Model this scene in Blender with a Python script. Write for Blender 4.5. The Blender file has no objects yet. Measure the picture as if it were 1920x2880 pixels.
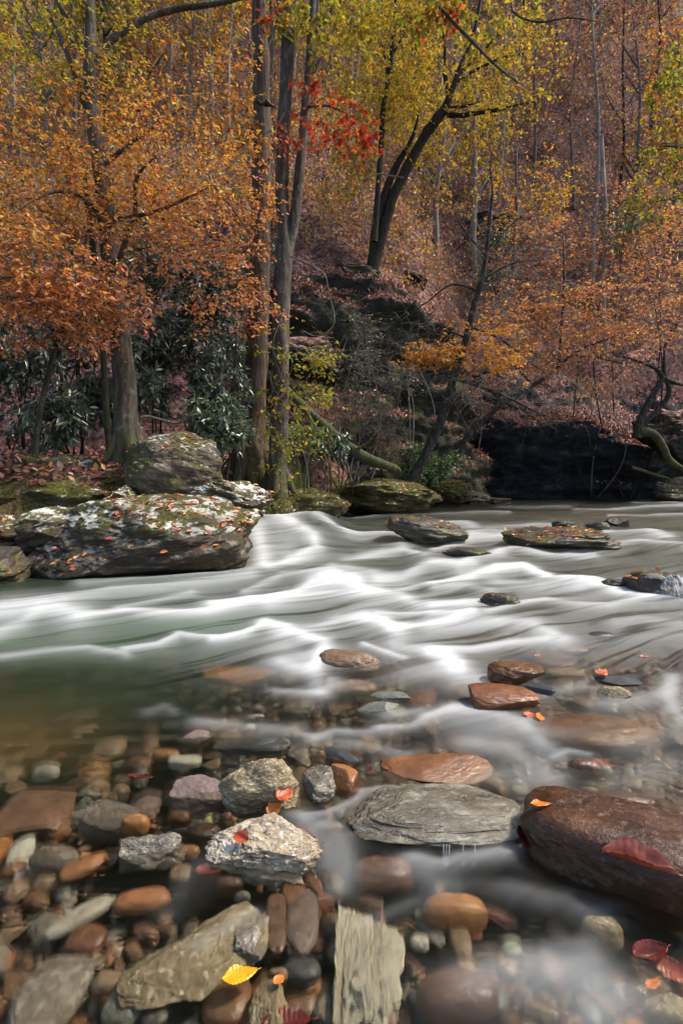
import bpy, math, random
import numpy as np
from mathutils import Vector

# ------------------------------------------------------------------ basics
R = np.random.default_rng(11)
random.seed(11)
H, F, HY, CX = 1.0, 1440.0, 1340.0, 960.0      # eye height, focal length in photo pixels, horizon row, centre column
C = bpy.context.scene.collection


def P(px, py, d):
    return np.array([(px - CX) / F * d, d, H + (HY - py) / F * d])


def W(px, py, z=0.0):
    d = (H - z) * F / (py - HY)
    return np.array([(px - CX) / F * d, d, z])


def smooth(a, b, x):
    t = np.clip((x - a) / (b - a), 0, 1)
    return t * t * (3 - 2 * t)


_T = R.random((64, 64, 64)) * 2 - 1


def vnoise(p):
    p = np.asarray(p, float)
    i = np.floor(p).astype(int)
    f = p - i
    f = f * f * (3 - 2 * f)
    i0 = i & 63
    i1 = (i + 1) & 63
    x0, y0, z0 = i0[:, 0], i0[:, 1], i0[:, 2]
    x1, y1, z1 = i1[:, 0], i1[:, 1], i1[:, 2]
    fx, fy, fz = f[:, 0], f[:, 1], f[:, 2]
    a = _T[x0, y0, z0] * (1 - fx) + _T[x1, y0, z0] * fx
    b = _T[x0, y1, z0] * (1 - fx) + _T[x1, y1, z0] * fx
    c = _T[x0, y0, z1] * (1 - fx) + _T[x1, y0, z1] * fx
    d = _T[x0, y1, z1] * (1 - fx) + _T[x1, y1, z1] * fx
    return (a * (1 - fy) + b * fy) * (1 - fz) + (c * (1 - fy) + d * fy) * fz


def fbm(p, octv=4, gain=0.5, lac=2.03):
    p = np.asarray(p, float)
    s = np.zeros(len(p))
    a = 1.0
    for k in range(octv):
        s += a * vnoise(p + 17.3 * k)
        p = p * lac
        a *= gain
    return s


def unit(v):
    return v / np.maximum(np.linalg.norm(v, axis=-1, keepdims=True), 1e-9)


class MB:
    """collects shapes that belong to ONE object"""
    def __init__(s):
        s.v, s.f, s.c, s.n, s.any = [], [], [], 0, False

    def add(s, v, f, mat=0, col=None):
        v = np.asarray(v, float).reshape(-1, 3)
        f = np.asarray(f, int)
        if len(v) == 0 or len(f) == 0:
            return
        s.v.append(v)
        s.f.append((f + s.n, mat))
        if col is None:
            col = np.full((len(v), 3), 0.5)
        else:
            s.any = True
        s.c.append(np.broadcast_to(col, (len(v), 3)))
        s.n += len(v)

    def build(s, name, mats, parent=None, base=(0, 0, 0), smooth_=True, attrs=None, rot=None):
        me = bpy.data.meshes.new(name)
        v = np.concatenate(s.v) - np.asarray(base, float)
        nl = sum(f.size for f, m in s.f)
        npoly = sum(len(f) for f, m in s.f)
        me.vertices.add(len(v))
        me.vertices.foreach_set('co', v.astype(np.float32).ravel())
        me.loops.add(nl)
        me.loops.foreach_set('vertex_index', np.concatenate([f.ravel() for f, m in s.f]).astype(np.int32))
        tot = np.concatenate([np.full(len(f), f.shape[1]) for f, m in s.f])
        me.polygons.add(npoly)
        me.polygons.foreach_set('loop_start', np.concatenate([[0], np.cumsum(tot)[:-1]]).astype(np.int32))
        me.polygons.foreach_set('material_index', np.concatenate([np.full(len(f), m) for f, m in s.f]).astype(np.int32))
        me.polygons.foreach_set('use_smooth', np.full(npoly, smooth_))
        if s.any:
            a = me.attributes.new('col', 'FLOAT_COLOR', 'POINT')
            c = np.concatenate(s.c)
            a.data.foreach_set('color', np.concatenate([c, np.ones((len(c), 1))], 1).astype(np.float32).ravel())
        for k, val in (attrs or {}).items():
            val = np.asarray(val, np.float32)
            if val.ndim == 1:
                me.attributes.new(k, 'FLOAT', 'POINT').data.foreach_set('value', val)
            else:
                me.attributes.new(k, 'FLOAT_VECTOR', 'POINT').data.foreach_set('vector', val.ravel())
        for m in (mats if isinstance(mats, (list, tuple)) else [mats]):
            me.materials.append(m)
        me.update(calc_edges=True)
        me.validate()
        o = bpy.data.objects.new(name, me)
        C.objects.link(o)
        if parent is not None:
            o.parent = parent
        else:
            o.location = base
        return o


def tag(o, label=None, cat=None, group=None, kind=None):
    if label: o['label'] = label
    if cat: o['category'] = cat
    if group: o['group'] = group
    if kind: o['kind'] = kind
    return o


def thing(name, base, label, cat, group=None):
    o = bpy.data.objects.new(name, None)
    o.empty_display_size = 0.1
    C.objects.link(o)
    o.location = base
    return tag(o, label, cat, group)


# ------------------------------------------------------------------ materials
class Mat:
    def __init__(s, name):
        s.m = bpy.data.materials.new(name)
        s.m.use_nodes = True
        s.t = s.m.node_tree
        s.t.nodes.clear()
        s.out = s.t.nodes.new('ShaderNodeOutputMaterial')
        tc = s.t.nodes.new('ShaderNodeTexCoord')
        s.obj = tc.outputs['Object']
        s.geo = s.t.nodes.new('ShaderNodeNewGeometry')
        s.pos = s.geo.outputs['Position']

    def put(s, sock, v):
        if hasattr(v, 'is_linked') or hasattr(v, 'links'):
            s.t.links.new(v, sock)
        elif isinstance(v, (tuple, list)):
            sock.default_value = tuple(v) + ((1.0,) if len(v) == 3 and len(sock.default_value) == 4 else ())
        else:
            sock.default_value = v

    def node(s, typ, props=None, **ins):
        n = s.t.nodes.new(typ)
        for k, v in (props or {}).items():
            setattr(n, k, v)
        for k, v in ins.items():
            key = k.replace('_', ' ')
            s.put(n.inputs[int(k[1:])] if k[0] == 'i' and k[1:].isdigit() else n.inputs[key], v)
        return n

    def scale(s, vec, sc):
        return s.node('ShaderNodeMapping', None, Vector=vec, Scale=sc).outputs[0]

    def noise(s, vec, scale=5.0, detail=4.0, rough=0.55, dist=0.0):
        return s.node('ShaderNodeTexNoise', None, Vector=vec, Scale=scale, Detail=detail, Roughness=rough, Distortion=dist).outputs[0]

    def voro(s, vec, scale=5.0, out='Color', feature='F1'):
        return s.node('ShaderNodeTexVoronoi', {'feature': feature}, Vector=vec, Scale=scale).outputs[out]

    def ramp(s, fac, stops):
        n = s.node('ShaderNodeValToRGB', None, Fac=fac)
        e = n.color_ramp.elements
        while len(e) < len(stops):
            e.new(0.5)
        for k, (p, c) in enumerate(stops):
            e[k].position = p
            e[k].color = (c, c, c, 1) if not isinstance(c, (tuple, list)) else tuple(c) + (1,)
        return n.outputs[0]

    def mix(s, fac, a, b, mode='MIX'):
        n = s.t.nodes.new('ShaderNodeMix')
        n.data_type = 'RGBA'
        n.blend_type = mode
        s.put(n.inputs[0], fac)
        s.put(n.inputs[6], a)
        s.put(n.inputs[7], b)
        return n.outputs[2]

    def math(s, op, a, b=0.0, clamp=False):
        n = s.t.nodes.new('ShaderNodeMath')
        n.operation = op
        n.use_clamp = clamp
        s.put(n.inputs[0], a)
        s.put(n.inputs[1], b)
        return n.outputs[0]

    def attr(s, name, out='Color'):
        n = s.t.nodes.new('ShaderNodeAttribute')
        n.attribute_name = name
        return n.outputs[out]

    def xyz(s, vec, k):
        return s.node('ShaderNodeSeparateXYZ', None, Vector=vec).outputs[k]

    def bump(s, h, strength=0.5, dist=0.02, normal=None):
        n = s.node('ShaderNodeBump', None, Height=h, Strength=strength, Distance=dist)
        if normal is not None:
            s.put(n.inputs['Normal'], normal)
        return n.outputs[0]

    def principled(s, col, rough=0.7, normal=None, spec=0.4):
        n = s.node('ShaderNodeBsdfPrincipled')
        s.put(n.inputs['Base Color'], col)
        s.put(n.inputs['Roughness'], rough)
        s.put(n.inputs['Specular IOR Level'], spec)
        if normal is not None:
            s.put(n.inputs['Normal'], normal)
        s.t.links.new(n.outputs[0], s.out.inputs[0])
        return s.m


def bark_mat(name, c1, c2, c3, moss=0.0, zsc=3.0, sc=14.0, bump=0.9, lich=0.0):
    m = Mat(name)
    v = m.scale(m.obj, (sc, sc, zsc))
    n = m.noise(v, 1.0, 6, 0.65, 0.3)
    n2 = m.noise(m.obj, 2.2, 3)
    col = m.ramp(n, [(0.3, c1), (0.5, c2), (0.72, c3)])
    col = m.mix(m.ramp(n2, [(0.4, 0.0), (0.65, 0.45)]), col, tuple(x * 0.55 for x in c2))
    if lich:
        l = m.noise(m.obj, 7.0, 5, 0.7)
        col = m.mix(m.ramp(l, [(0.56, 0.0), (0.66, lich)]), col, (0.32, 0.33, 0.3))
    if moss:
        z = m.xyz(m.obj, 2)
        low = m.math('SUBTRACT', 0.75, z, True)
        mm = m.math('MULTIPLY', m.ramp(m.noise(m.obj, 5.0, 5, 0.7), [(0.38, 0.0), (0.55, 1.0)]), m.math('ADD', m.math('MULTIPLY', low, 0.7), moss, True), True)
        col = m.mix(mm, col, (0.07, 0.08, 0.016))
    return m.principled(col, 0.88, m.bump(n, bump, 0.03), 0.2)


def leaf_mat(name, trans=0.4, gloss=0.06, rough=0.45):
    m = Mat(name)
    c = m.attr('col')
    d = m.node('ShaderNodeBsdfDiffuse', None, Color=c).outputs[0]
    t = m.node('ShaderNodeBsdfTranslucent', None, Color=c).outputs[0]
    g = m.node('ShaderNodeBsdfGlossy', None, Roughness=rough, Color=(0.9, 0.9, 0.9)).outputs[0]
    a = m.node('ShaderNodeMixShader', None, Fac=trans, i1=d, i2=t).outputs[0]
    b = m.node('ShaderNodeMixShader', None, Fac=gloss, i1=a, i2=g).outputs[0]
    m.t.links.new(b, m.out.inputs[0])
    return m.m


def rock_mat(name, c1, c2, c3, sc=6.0, fol=(1, 1, 1), rough=0.6, bump=0.5, lichen=0.0, moss=0.0, wet=None, speck=0.0, vary=0.0, lsc=9.0, bd=0.02, spec=0.4, silt=0.0, litter=0.0):
    m = Mat(name)
    vec = m.scale(m.obj, fol)
    n = m.noise(vec, sc, 8, 0.68, 0.4)
    n2 = m.noise(m.obj, sc * 0.35, 3)
    fine = m.noise(vec, sc * 7, 4, 0.7)
    col = m.ramp(n, [(0.3, c1), (0.5, c2), (0.7, c3)])
    col = m.mix(m.ramp(n2, [(0.35, 0.0), (0.7, 0.6)]), col, tuple(0.6 * x for x in c2))
    if speck:
        col = m.mix(m.ramp(fine, [(0.55, 0.0), (0.68, speck)]), col, tuple(min(0.75, 2.2 * x + 0.08) for x in c3))
        col = m.mix(m.ramp(fine, [(0.34, speck), (0.44, 0.0)]), col, tuple(0.25 * x for x in c1))
    if vary:
        rnd = m.node('ShaderNodeObjectInfo').outputs['Random']
        hs = m.node('ShaderNodeHueSaturation', None, Color=col,
                    Hue=m.math('ADD', 0.5 - 0.06 * vary, m.math('MULTIPLY', rnd, 0.12 * vary)),
                    Value=m.math('ADD', 1 - vary, m.math('MULTIPLY', m.math('FRACT', m.math('MULTIPLY', rnd, 7.31)), 2 * vary)))
        col = hs.outputs[0]
    nz = m.xyz(m.geo.outputs['Normal'], 2)
    roughv = rough
    if silt:                                                   # brown silt and algae on drowned upper faces
        k = m.math('MULTIPLY', m.ramp(nz, [(0.1, 0.0), (0.8, silt)]), m.ramp(m.noise(m.pos, 9.0, 5, 0.7), [(0.38, 0.15), (0.62, 1.0)]))
        k = m.math('MULTIPLY', k, m.ramp(m.math('ADD', m.xyz(m.pos, 2), 0.02), [(0.0, 1.0), (0.02, 0.0)]))
        col = m.mix(k, col, m.ramp(m.noise(m.pos, 40, 3), [(0.35, (0.05, 0.034, 0.018)), (0.65, (0.14, 0.09, 0.045))]))
    if moss:
        k = m.math('MULTIPLY', m.ramp(nz, [(0.0, 0.25), (0.6, 1.0)]), m.ramp(m.noise(m.obj, 3.2, 6, 0.7), [(0.56 - 0.25 * moss, 0.0), (0.64 - 0.2 * moss, 1.0)]))
        mc = m.ramp(m.noise(m.obj, 26, 4), [(0.3, (0.03, 0.029, 0.007)), (0.55, (0.085, 0.08, 0.016)), (0.75, (0.17, 0.15, 0.032))])
        col = m.mix(k, col, mc)
    if lichen:
        lv = m.scale(m.obj, (1.0, 1.0, 1.6))
        l = m.noise(lv, lsc, 7, 0.72, 0.3)
        k = m.math('MULTIPLY', m.ramp(nz, [(0.3, 0.03), (0.68, 1.0)]), m.ramp(l, [(0.60 - 0.14 * lichen, 0.0), (0.64 - 0.14 * lichen, 1.0)]))
        k = m.math('MULTIPLY', k, m.ramp(m.noise(m.obj, 1.6, 2), [(0.3, 0.25), (0.5, 1.0)]))
        col = m.mix(k, col, (0.55, 0.56, 0.5))
    if litter:
        cl = m.node('ShaderNodeTexVoronoi', None, Vector=m.pos, Scale=9.0).outputs['Color']
        lc = m.ramp(m.xyz(cl, 0), [(0.0, (0.04, 0.017, 0.015)), (0.3, (0.14, 0.06, 0.052)), (0.6, (0.25, 0.12, 0.1)), (0.85, (0.36, 0.19, 0.15)), (1.0, (0.44, 0.3, 0.25))])
        k = m.math('MULTIPLY', m.ramp(nz, [(0.42, 0.0), (0.6, litter)]), m.ramp(m.math('SUBTRACT', m.xyz(m.pos, 2), 1.2), [(0.0, 0.0), (0.5, 1.0)]))
        col = m.mix(k, col, lc)
    if wet is not None:
        z = m.math('ADD', m.xyz(m.pos, 2), m.math('MULTIPLY', m.noise(m.obj, 5.0, 4), 0.2))
        k = m.ramp(m.math('SUBTRACT', z, wet), [(0.0, 1.0), (0.14, 0.0)])
        col = m.mix(k, col, m.mix(0.75, col, (0.035, 0.024, 0.016)))
        roughv = m.math('SUBTRACT', rough, m.math('MULTIPLY', k, 0.25))
    h = m.math('ADD', n, m.math('MULTIPLY', fine, 0.3))
    return m.principled(col, roughv, m.bump(h, bump, bd), spec)


BARK_GREY = bark_mat('bark_grey_brown', (0.022, 0.017, 0.014), (0.085, 0.066, 0.055), (0.2, 0.165, 0.14), moss=0.06, lich=0.35)
BARK_BROWN = bark_mat('bark_brown_furrowed', (0.02, 0.014, 0.01), (0.09, 0.06, 0.045), (0.18, 0.13, 0.1), moss=0.05, zsc=1.4, sc=26, lich=0.15)
BARK_DARK = bark_mat('bark_dark', (0.008, 0.007, 0.006), (0.025, 0.02, 0.017), (0.07, 0.06, 0.05), moss=0.1)
BARK_PALE = bark_mat('bark_pale', (0.11, 0.09, 0.08), (0.26, 0.225, 0.2), (0.44, 0.4, 0.36), zsc=2.0, sc=6.0)
BARK_MID = bark_mat('bark_mid_grey', (0.06, 0.045, 0.04), (0.15, 0.12, 0.105), (0.26, 0.22, 0.2), zsc=2.0, sc=7.0)
BARK_LEAN = bark_mat('bark_dark_grey', (0.012, 0.01, 0.009), (0.04, 0.034, 0.029), (0.11, 0.095, 0.08), moss=0.04, sc=10, lich=0.25)
BARK_TWIG = bark_mat('bark_lichen_twig', (0.06, 0.05, 0.04), (0.2, 0.17, 0.15), (0.42, 0.38, 0.35), moss=0.05, sc=10, lich=0.5)
LEAF = leaf_mat('autumn_leaf', 0.5, 0.03)
LEAF_WAX = leaf_mat('waxy_leaf', 0.2, 0.1, 0.35)
LITTER = leaf_mat('fallen_leaf', 0.15, 0.04)
LEAF_WET = leaf_mat('wet_leaf', 0.2, 0.14, 0.22)


# ------------------------------------------------------------------ shape helpers
def tube(mb, pts, rad, k=10, mat=0, rough=0.0, seed=0.0, cap=True, sub=1):
    pts = np.asarray(pts, float)
    rad = np.asarray(rad, float)
    if sub > 1:                                             # smooth resampling
        n = len(pts)
        t = np.linspace(0, n - 1, (n - 1) * sub + 1)
        i = np.clip(np.floor(t).astype(int), 0, n - 2)
        f = (t - i)[:, None]
        p0, p1, p2, p3 = pts[np.maximum(i - 1, 0)], pts[i], pts[i + 1], pts[np.minimum(i + 2, n - 1)]
        pts = 0.5 * (2 * p1 + (p2 - p0) * f + (2 * p0 - 5 * p1 + 4 * p2 - p3) * f ** 2 + (3 * p1 - p0 - 3 * p2 + p3) * f ** 3)
        rad = np.interp(t, np.arange(n), rad)
    n = len(pts)
    tan = unit(np.gradient(pts, axis=0))
    ref = np.array([0.3, 1.0, 0.2])
    a = unit(np.cross(tan, ref))
    b = np.cross(tan, a)
    th = np.linspace(0, 2 * np.pi, k, endpoint=False)
    ring = np.cos(th)[None, :, None] * a[:, None, :] + np.sin(th)[None, :, None] * b[:, None, :]
    rr = np.repeat(rad[:, None], k, 1)
    if rough:
        q = (pts[:, None, :] + ring * rad[:, None, None]).reshape(-1, 3)
        rr = rr * (1 + rough * fbm(q * np.array([5, 5, 1.6]) + seed, 3).reshape(n, k))
    v = pts[:, None, :] + ring * rr[:, :, None]
    i = np.arange(n - 1)[:, None] * k
    j = np.arange(k)[None, :]
    j2 = (j + 1) % k
    f = np.stack([i + j, i + j2, i + k + j2, i + k + j], -1).reshape(-1, 4)
    mb.add(v.reshape(-1, 3), f, mat)
    if cap:
        mb.add(np.concatenate([v[-1], pts[-1:] + tan[-1] * rad[-1] * 0.5]), [[q, (q + 1) % k, k] for q in range(k)], mat)
    return pts, rad


def twigs(mb, pts, rad, k=3, mat=0):
    """many thin twigs at once: pts (n, m, 3), rad (n, m)"""
    if len(pts) == 0:
        return
    n, m, _ = pts.shape
    tan = unit(np.gradient(pts, axis=1))
    a = unit(np.cross(tan, np.array([0.31, 0.9, 0.17])))
    b = np.cross(tan, a)
    th = np.linspace(0, 2 * np.pi, k, endpoint=False)
    v = pts[:, :, None, :] + (np.cos(th)[None, None, :, None] * a[:, :, None, :] + np.sin(th)[None, None, :, None] * b[:, :, None, :]) * rad[:, :, None, None]
    base = (np.arange(n) * m * k)[:, None, None]
    i = (np.arange(m - 1) * k)[None, :, None]
    j = np.arange(k)[None, None, :]
    j2 = (j + 1) % k
    f = np.stack([base + i + j, base + i + j2, base + i + k + j2, base + i + k + j], -1).reshape(-1, 4)
    mb.add(v.reshape(-1, 3), f, mat)


def leaves(mb, pos, axis, nrm, L, wr, col, mat=1, curl=0.25, lobed=False):
    """folded leaf blades; wr = width / length"""
    n = len(pos)
    if n == 0:
        return
    axis = unit(axis)
    side = unit(np.cross(nrm, axis))
    nn = np.cross(axis, side)
    L = np.broadcast_to(L, (n,))
    wr = np.broadcast_to(wr, (n,))
    if not lobed:
        T = np.array([[0, 0, 0], [.3, .46, .2], [.68, .4, .14], [1, 0, -.25], [.68, -.4, .14], [.3, -.46, .2]])
        fc = np.array([[0, 1, 2, 3], [0, 3, 4, 5]])
    else:
        T = np.array([[.45, 0, 0], [0, 0, 0], [.12, .28, .1], [.22, .14, .05], [.34, .62, .22], [.46, .2, .06], [.6, .66, .2], [.68, .2, .04], [.84, .34, .05],
                      [1, 0, -.2], [.84, -.34, .05], [.68, -.2, .04], [.6, -.66, .2], [.46, -.2, .06], [.34, -.62, .22], [.22, -.14, .05], [.12, -.28, .1]])
        fc = np.array([[0, q, q + 1] for q in range(1, 16)] + [[0, 16, 1]])
    cz = curl * (0.4 + 1.2 * R.random(n))
    m = len(T)
    Wd = L * wr
    v = (pos[:, None, :] + T[None, :, 0, None] * (L[:, None] * axis)[:, None, :] + T[None, :, 1, None] * (Wd[:, None] * side)[:, None, :]
         + T[None, :, 2, None] * ((L * cz)[:, None] * nn)[:, None, :])
    f = (np.arange(n) * m)[:, None, None] + fc[None]
    mb.add(v.reshape(-1, 3), f.reshape(-1, fc.shape[1]), mat, np.repeat(col, m, 0))


def pal(n, cols, jit=0.2):
    """n colours from a weighted palette [(weight, rgb)...]"""
    w = np.array([c[0] for c in cols], float)
    a = np.array([c[1] for c in cols], float)
    c = a[R.choice(len(cols), n, p=w / w.sum())]
    return np.clip(c * (1 + jit * R.standard_normal((n, 1))) * (1 + 0.08 * R.standard_normal((n, 3))), 0.002, 0.85)


def in_ellipsoid(n, c, rad, clump=0.0, sc=1.5, seed=0):
    out = []
    tot = 0
    while tot < n:
        p = R.random((n * 3, 3)) * 2 - 1
        p = p[(p ** 2).sum(1) < 1]
        q = c + p * rad
        if clump and len(out) < 12:
            q = q[fbm(q * sc + seed, 2) > clump * (R.random(len(q)) * 2 - 1) * 1.2 - 0.1]
        out.append(q)
        tot += len(q)
        if len(out) > 40:
            break
    return np.concatenate(out)[:n]


def grow(mb, nodes, nrad, cen, spray=5, slen=0.35, per=7, L=0.07, wr=0.5, cols=None, flat=0.6, droop=0.25, rmin=0.003, lobed=False, bare=0.0, curl=0.25, sag=0.1, rscale=0.006, leafmat=1):
    """grow branches from the skeleton to every cluster centre, then sprays of twigs and leaves round the ends"""
    nodes = np.asarray(nodes, float)
    nrad = np.asarray(nrad, float)
    if len(cen) == 0:
        return
    d0 = np.array([np.linalg.norm(nodes - c, axis=1).min() for c in cen])
    cap = len(nodes) + 5 * len(cen)
    NB = np.zeros((cap, 3)); NB[:len(nodes)] = nodes
    NR = np.zeros(cap); NR[:len(nodes)] = nrad
    k = len(nodes)
    TP, TR, dirs = [], [], []
    tt = np.linspace(0, 1, 6)
    for c in cen[np.argsort(d0)]:
        dv = NB[:k] - c
        dist = np.sqrt((dv ** 2).sum(1))
        j = np.argmin(dist + 0.5 * np.maximum(0, dv[:, 2]))
        p0 = NB[j]
        dd = max(dist[j], 0.02)
        w = R.standard_normal(3) * 0.1 * dd
        w2 = R.standard_normal(3) * 0.06 * dd
        q = p0 + (c - p0) * tt[:, None] + np.sin(np.pi * tt)[:, None] * (w + np.array([0, 0, sag * dd])) + np.sin(2 * np.pi * tt)[:, None] * w2
        r0 = min(NR[j] * 0.7, rmin + rscale * dd)
        rr = r0 + (max(rmin * 0.6, r0 * 0.4) - r0) * tt
        TP.append(q); TR.append(rr)
        NB[k:k + 5] = q[1:]; NR[k:k + 5] = rr[1:]
        k += 5
        dirs.append(c - p0)
    TP, TR, dirs = np.array(TP), np.array(TR), unit(np.array(dirs))
    twigs(mb, TP, TR, 4, 0)
    n = len(TP)
    S = spray
    idx = np.repeat(np.arange(n), S)
    at = R.integers(2, 6, n * S)
    st = TP[idx, at]
    dr = dirs[idx] * 0.5 + R.standard_normal((n * S, 3)) * np.array([1, 1, 1 - flat])
    dr[:, 2] -= 0.1
    dr = unit(dr)
    ln = slen * (0.5 + R.random(n * S))
    t4 = np.linspace(0, 1, 4)
    bend = R.standard_normal((n * S, 3)) * 0.16
    bend[:, 2] -= droop * 0.5
    SP = st[:, None, :] + dr[:, None, :] * (ln[:, None] * t4)[:, :, None] + bend[:, None, :] * (ln[:, None] * t4 ** 2)[:, :, None]
    SR = np.linspace(1, 0.4, 4)[None, :] * np.full((n * S, 1), rmin * 0.55)
    twigs(mb, SP, SR, 3, 0)
    if per:
        m = n * S
        id2 = np.repeat(np.arange(m), per)
        keep = R.random(len(id2)) > bare
        id2 = id2[keep]
        t = R.random(len(id2)) * 0.85 + 0.15
        ii = np.minimum((t * 3).astype(int), 2)
        f = (t * 3 - ii)[:, None]
        pos = SP[id2, ii] * (1 - f) + SP[id2, ii + 1] * f
        ax = dr[id2] * 0.7 + R.standard_normal((len(id2), 3)) * 0.65
        ax[:, 2] = ax[:, 2] * (1 - flat * 0.6) - droop
        nr = R.standard_normal((len(id2), 3)) * 0.55 + np.array([0, -0.15, 1.0])
        leaves(mb, pos, ax, nr, L * (0.65 + 0.7 * R.random(len(id2))), wr * (0.8 + 0.4 * R.random(len(id2))), cols(pos), leafmat, curl, lobed)


def ico(sub):
    t = (1 + 5 ** 0.5) / 2
    v = [(-1, t, 0), (1, t, 0), (-1, -t, 0), (1, -t, 0), (0, -1, t), (0, 1, t), (0, -1, -t), (0, 1, -t), (t, 0, -1), (t, 0, 1), (-t, 0, -1), (-t, 0, 1)]
    f = [(0, 11, 5), (0, 5, 1), (0, 1, 7), (0, 7, 10), (0, 10, 11), (1, 5, 9), (5, 11, 4), (11, 10, 2), (10, 7, 6), (7, 1, 8),
         (3, 9, 4), (3, 4, 2), (3, 2, 6), (3, 6, 8), (3, 8, 9), (4, 9, 5), (2, 4, 11), (6, 2, 10), (8, 6, 7), (9, 8, 1)]
    v = unit(np.array(v, float)); f = np.array(f)
    for _ in range(sub):
        e = np.sort(np.concatenate([f[:, [0, 1]], f[:, [1, 2]], f[:, [2, 0]]]), 1)
        u, inv = np.unique(e, axis=0, return_inverse=True)
        inv = inv.reshape(3, -1).T + len(v)
        v = np.concatenate([v, unit(v[u[:, 0]] + v[u[:, 1]])])
        a, b, c = f.T
        ab, bc, ca = inv.T
        f = np.concatenate([np.stack(x, 1) for x in ((a, ab, ca), (b, bc, ab), (c, ca, bc), (ab, bc, ca))])
    return v, f


ICO = {k: ico(k) for k in (1, 2, 3, 4, 5, 6)}


def stone_mesh(sub=4, box=0.8, cuts=0, amp=0.08, fine=0.02, fsc=9.0, fol=(1, 1, 1), seed=0, hmin=0.5, hmax=0.85, step=0.0):
    v, f = ICO[sub]
    v = v.copy()
    rs = np.random.default_rng(seed)
    v = np.sign(v) * np.abs(v) ** box
    v /= np.abs(v).max()
    v = v * (1 + amp * fbm(v * 1.4 + seed * 3.7, 2))[:, None]
    for _ in range(cuts):
        n = unit(rs.standard_normal(3))
        h = rs.uniform(hmin, hmax)
        d = v @ n - h
        v = v - np.outer(np.where(d > 0, d * 0.93, 0), n)
    nr = unit(v)
    q = v * np.array(fol) * fsc + seed
    if step:
        g = fbm(q * 0.5, 3)
        g = np.floor(g * 5) / 5 + 0.25 * g
        v = v + nr * (step * g)[:, None]
    v = v + nr * (fine * fbm(q, 4, 0.6))[:, None]
    return v, f


def rotz(v, a):
    c, s = math.cos(a), math.sin(a)
    return v @ np.array([[c, s, 0], [-s, c, 0], [0, 0, 1]])


def rotx(v, a):
    c, s = math.cos(a), math.sin(a)
    return v @ np.array([[1, 0, 0], [0, c, s], [0, -s, c]])


def roty(v, a):
    c, s = math.cos(a), math.sin(a)
    return v @ np.array([[c, 0, -s], [0, 1, 0], [s, 0, c]])

# ------------------------------------------------------------------ land, river bed, water
SHORE = np.array([(-200, 4.0), (-60, 4.3), (-6, 4.7), (-3.2, 5.6), (-1.5, 6.2), (-1.45, 7.6), (-1.25, 9.1), (-0.95, 9.8), (-0.93, 10.8), (-.58, 13.4), (1.2, 16.0), (3.2, 18.4),
                  (4.6, 20.2), (5.4, 22.6), (6.0, 23.6), (13.5, 24.0), (16, 24.4), (40, 25.6), (200, 26.5), (200, 300), (-200, 300)], float)
CLIFF = np.array([(-200, 15), (-6, 14.5), (-2.6, 15.6), (-1.5, 16.6), (0.5, 17.5), (2.7, 18.5), (4.4, 19.7), (5.3, 22.6), (6.0, 23.5), (14, 24.0), (40, 25.6), (200, 26.5), (200, 300), (-200, 300)], float)


def sdist(poly, x, y):
    """signed distance, positive inside"""
    d = np.full(x.shape, 1e9)
    ins = np.zeros(x.shape, bool)
    for a, b in zip(poly, np.roll(poly, -1, 0)):
        e = b - a
        t = np.clip(((x - a[0]) * e[0] + (y - a[1]) * e[1]) / (e @ e), 0, 1)
        d = np.minimum(d, np.hypot(x - a[0] - t * e[0], y - a[1] - t * e[1]))
        cr = (a[1] > y) != (b[1] > y)
        ins ^= cr & (x < (b[0] - a[0]) * (y - a[1]) / (b[1] - a[1] + 1e-12) + a[0])
    return np.where(ins, d, -d)


def land_z(x, y):
    x = np.asarray(x, float); y = np.asarray(y, float)
    p = np.stack([x, y, 0 * x], -1)
    s = sdist(SHORE, x, y)
    c = sdist(CLIFF, x, y)
    n1 = fbm(p * 0.45 + 3, 4)
    n2 = fbm(p * 1.9 + 9, 3)
    left = smooth(0.5, -2.5, x) * smooth(13.5, 10.5, y)
    top = 0.42 + 0.6 * left
    bank = -0.6 + 0.6 * smooth(-1.2, 0.0, s) + top * smooth(0.0, 1.3, s) + 0.1 * np.maximum(s - 0.5, 0) + (0.1 * n2 + 0.12 * n1) * smooth(-0.3, 0.6, s)
    bank = bank + 0.4 * np.maximum(0, y - 10.6) * smooth(1.2, -0.8, x) * smooth(0.2, 1.5, s) * smooth(-9, -4, x)
    bank = np.minimum(bank, 3.3 + 0.2 * n1)
    y0 = np.interp(x, [-60, -20, -6, -2, 0.5, 3, 4.6, 6, 14, 40], [13, 12, 11.6, 10.6, 11.2, 13, 15.2, 18.4, 19.7, 20.5])
    k = smooth(24, 46, y)
    y0 = y0 * (1 - k) + 15.5 * k
    zh = 1.2 * (y - y0) + 0.75 * n1 + 0.25 * n2
    zh = zh + 0.4 * np.maximum(0, y - 36)
    zh = np.where(zh > 62, 62 + 12 * (1 - np.exp(-(zh - 62) / 12)), zh)
    zh = np.maximum(zh, bank)
    return bank + (zh - bank) * smooth(0.05, 0.9, c)


def ground_hit(px, py, dmin=8.0):
    d = np.linspace(dmin, 85, 2400)
    x = (px - CX) / F * d
    k = np.nonzero(H + (HY - py) / F * d < land_z(x, d))[0]
    return d[k[0]] if len(k) else 60.0


def fan(r0, r1, nr, u1, nu, u0=None):
    y = np.geomspace(r0, r1, nr)[:, None]
    u = np.linspace(-u1 if u0 is None else u0, u1, nu)[None, :]
    return (u * y), np.repeat(y, nu, 1)


def grid_faces(nr, nu):
    i = np.arange(nr - 1)[:, None] * nu + np.arange(nu - 1)[None, :]
    return np.stack([i, i + 1, i + nu + 1, i + nu], -1).reshape(-1, 4)


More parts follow.
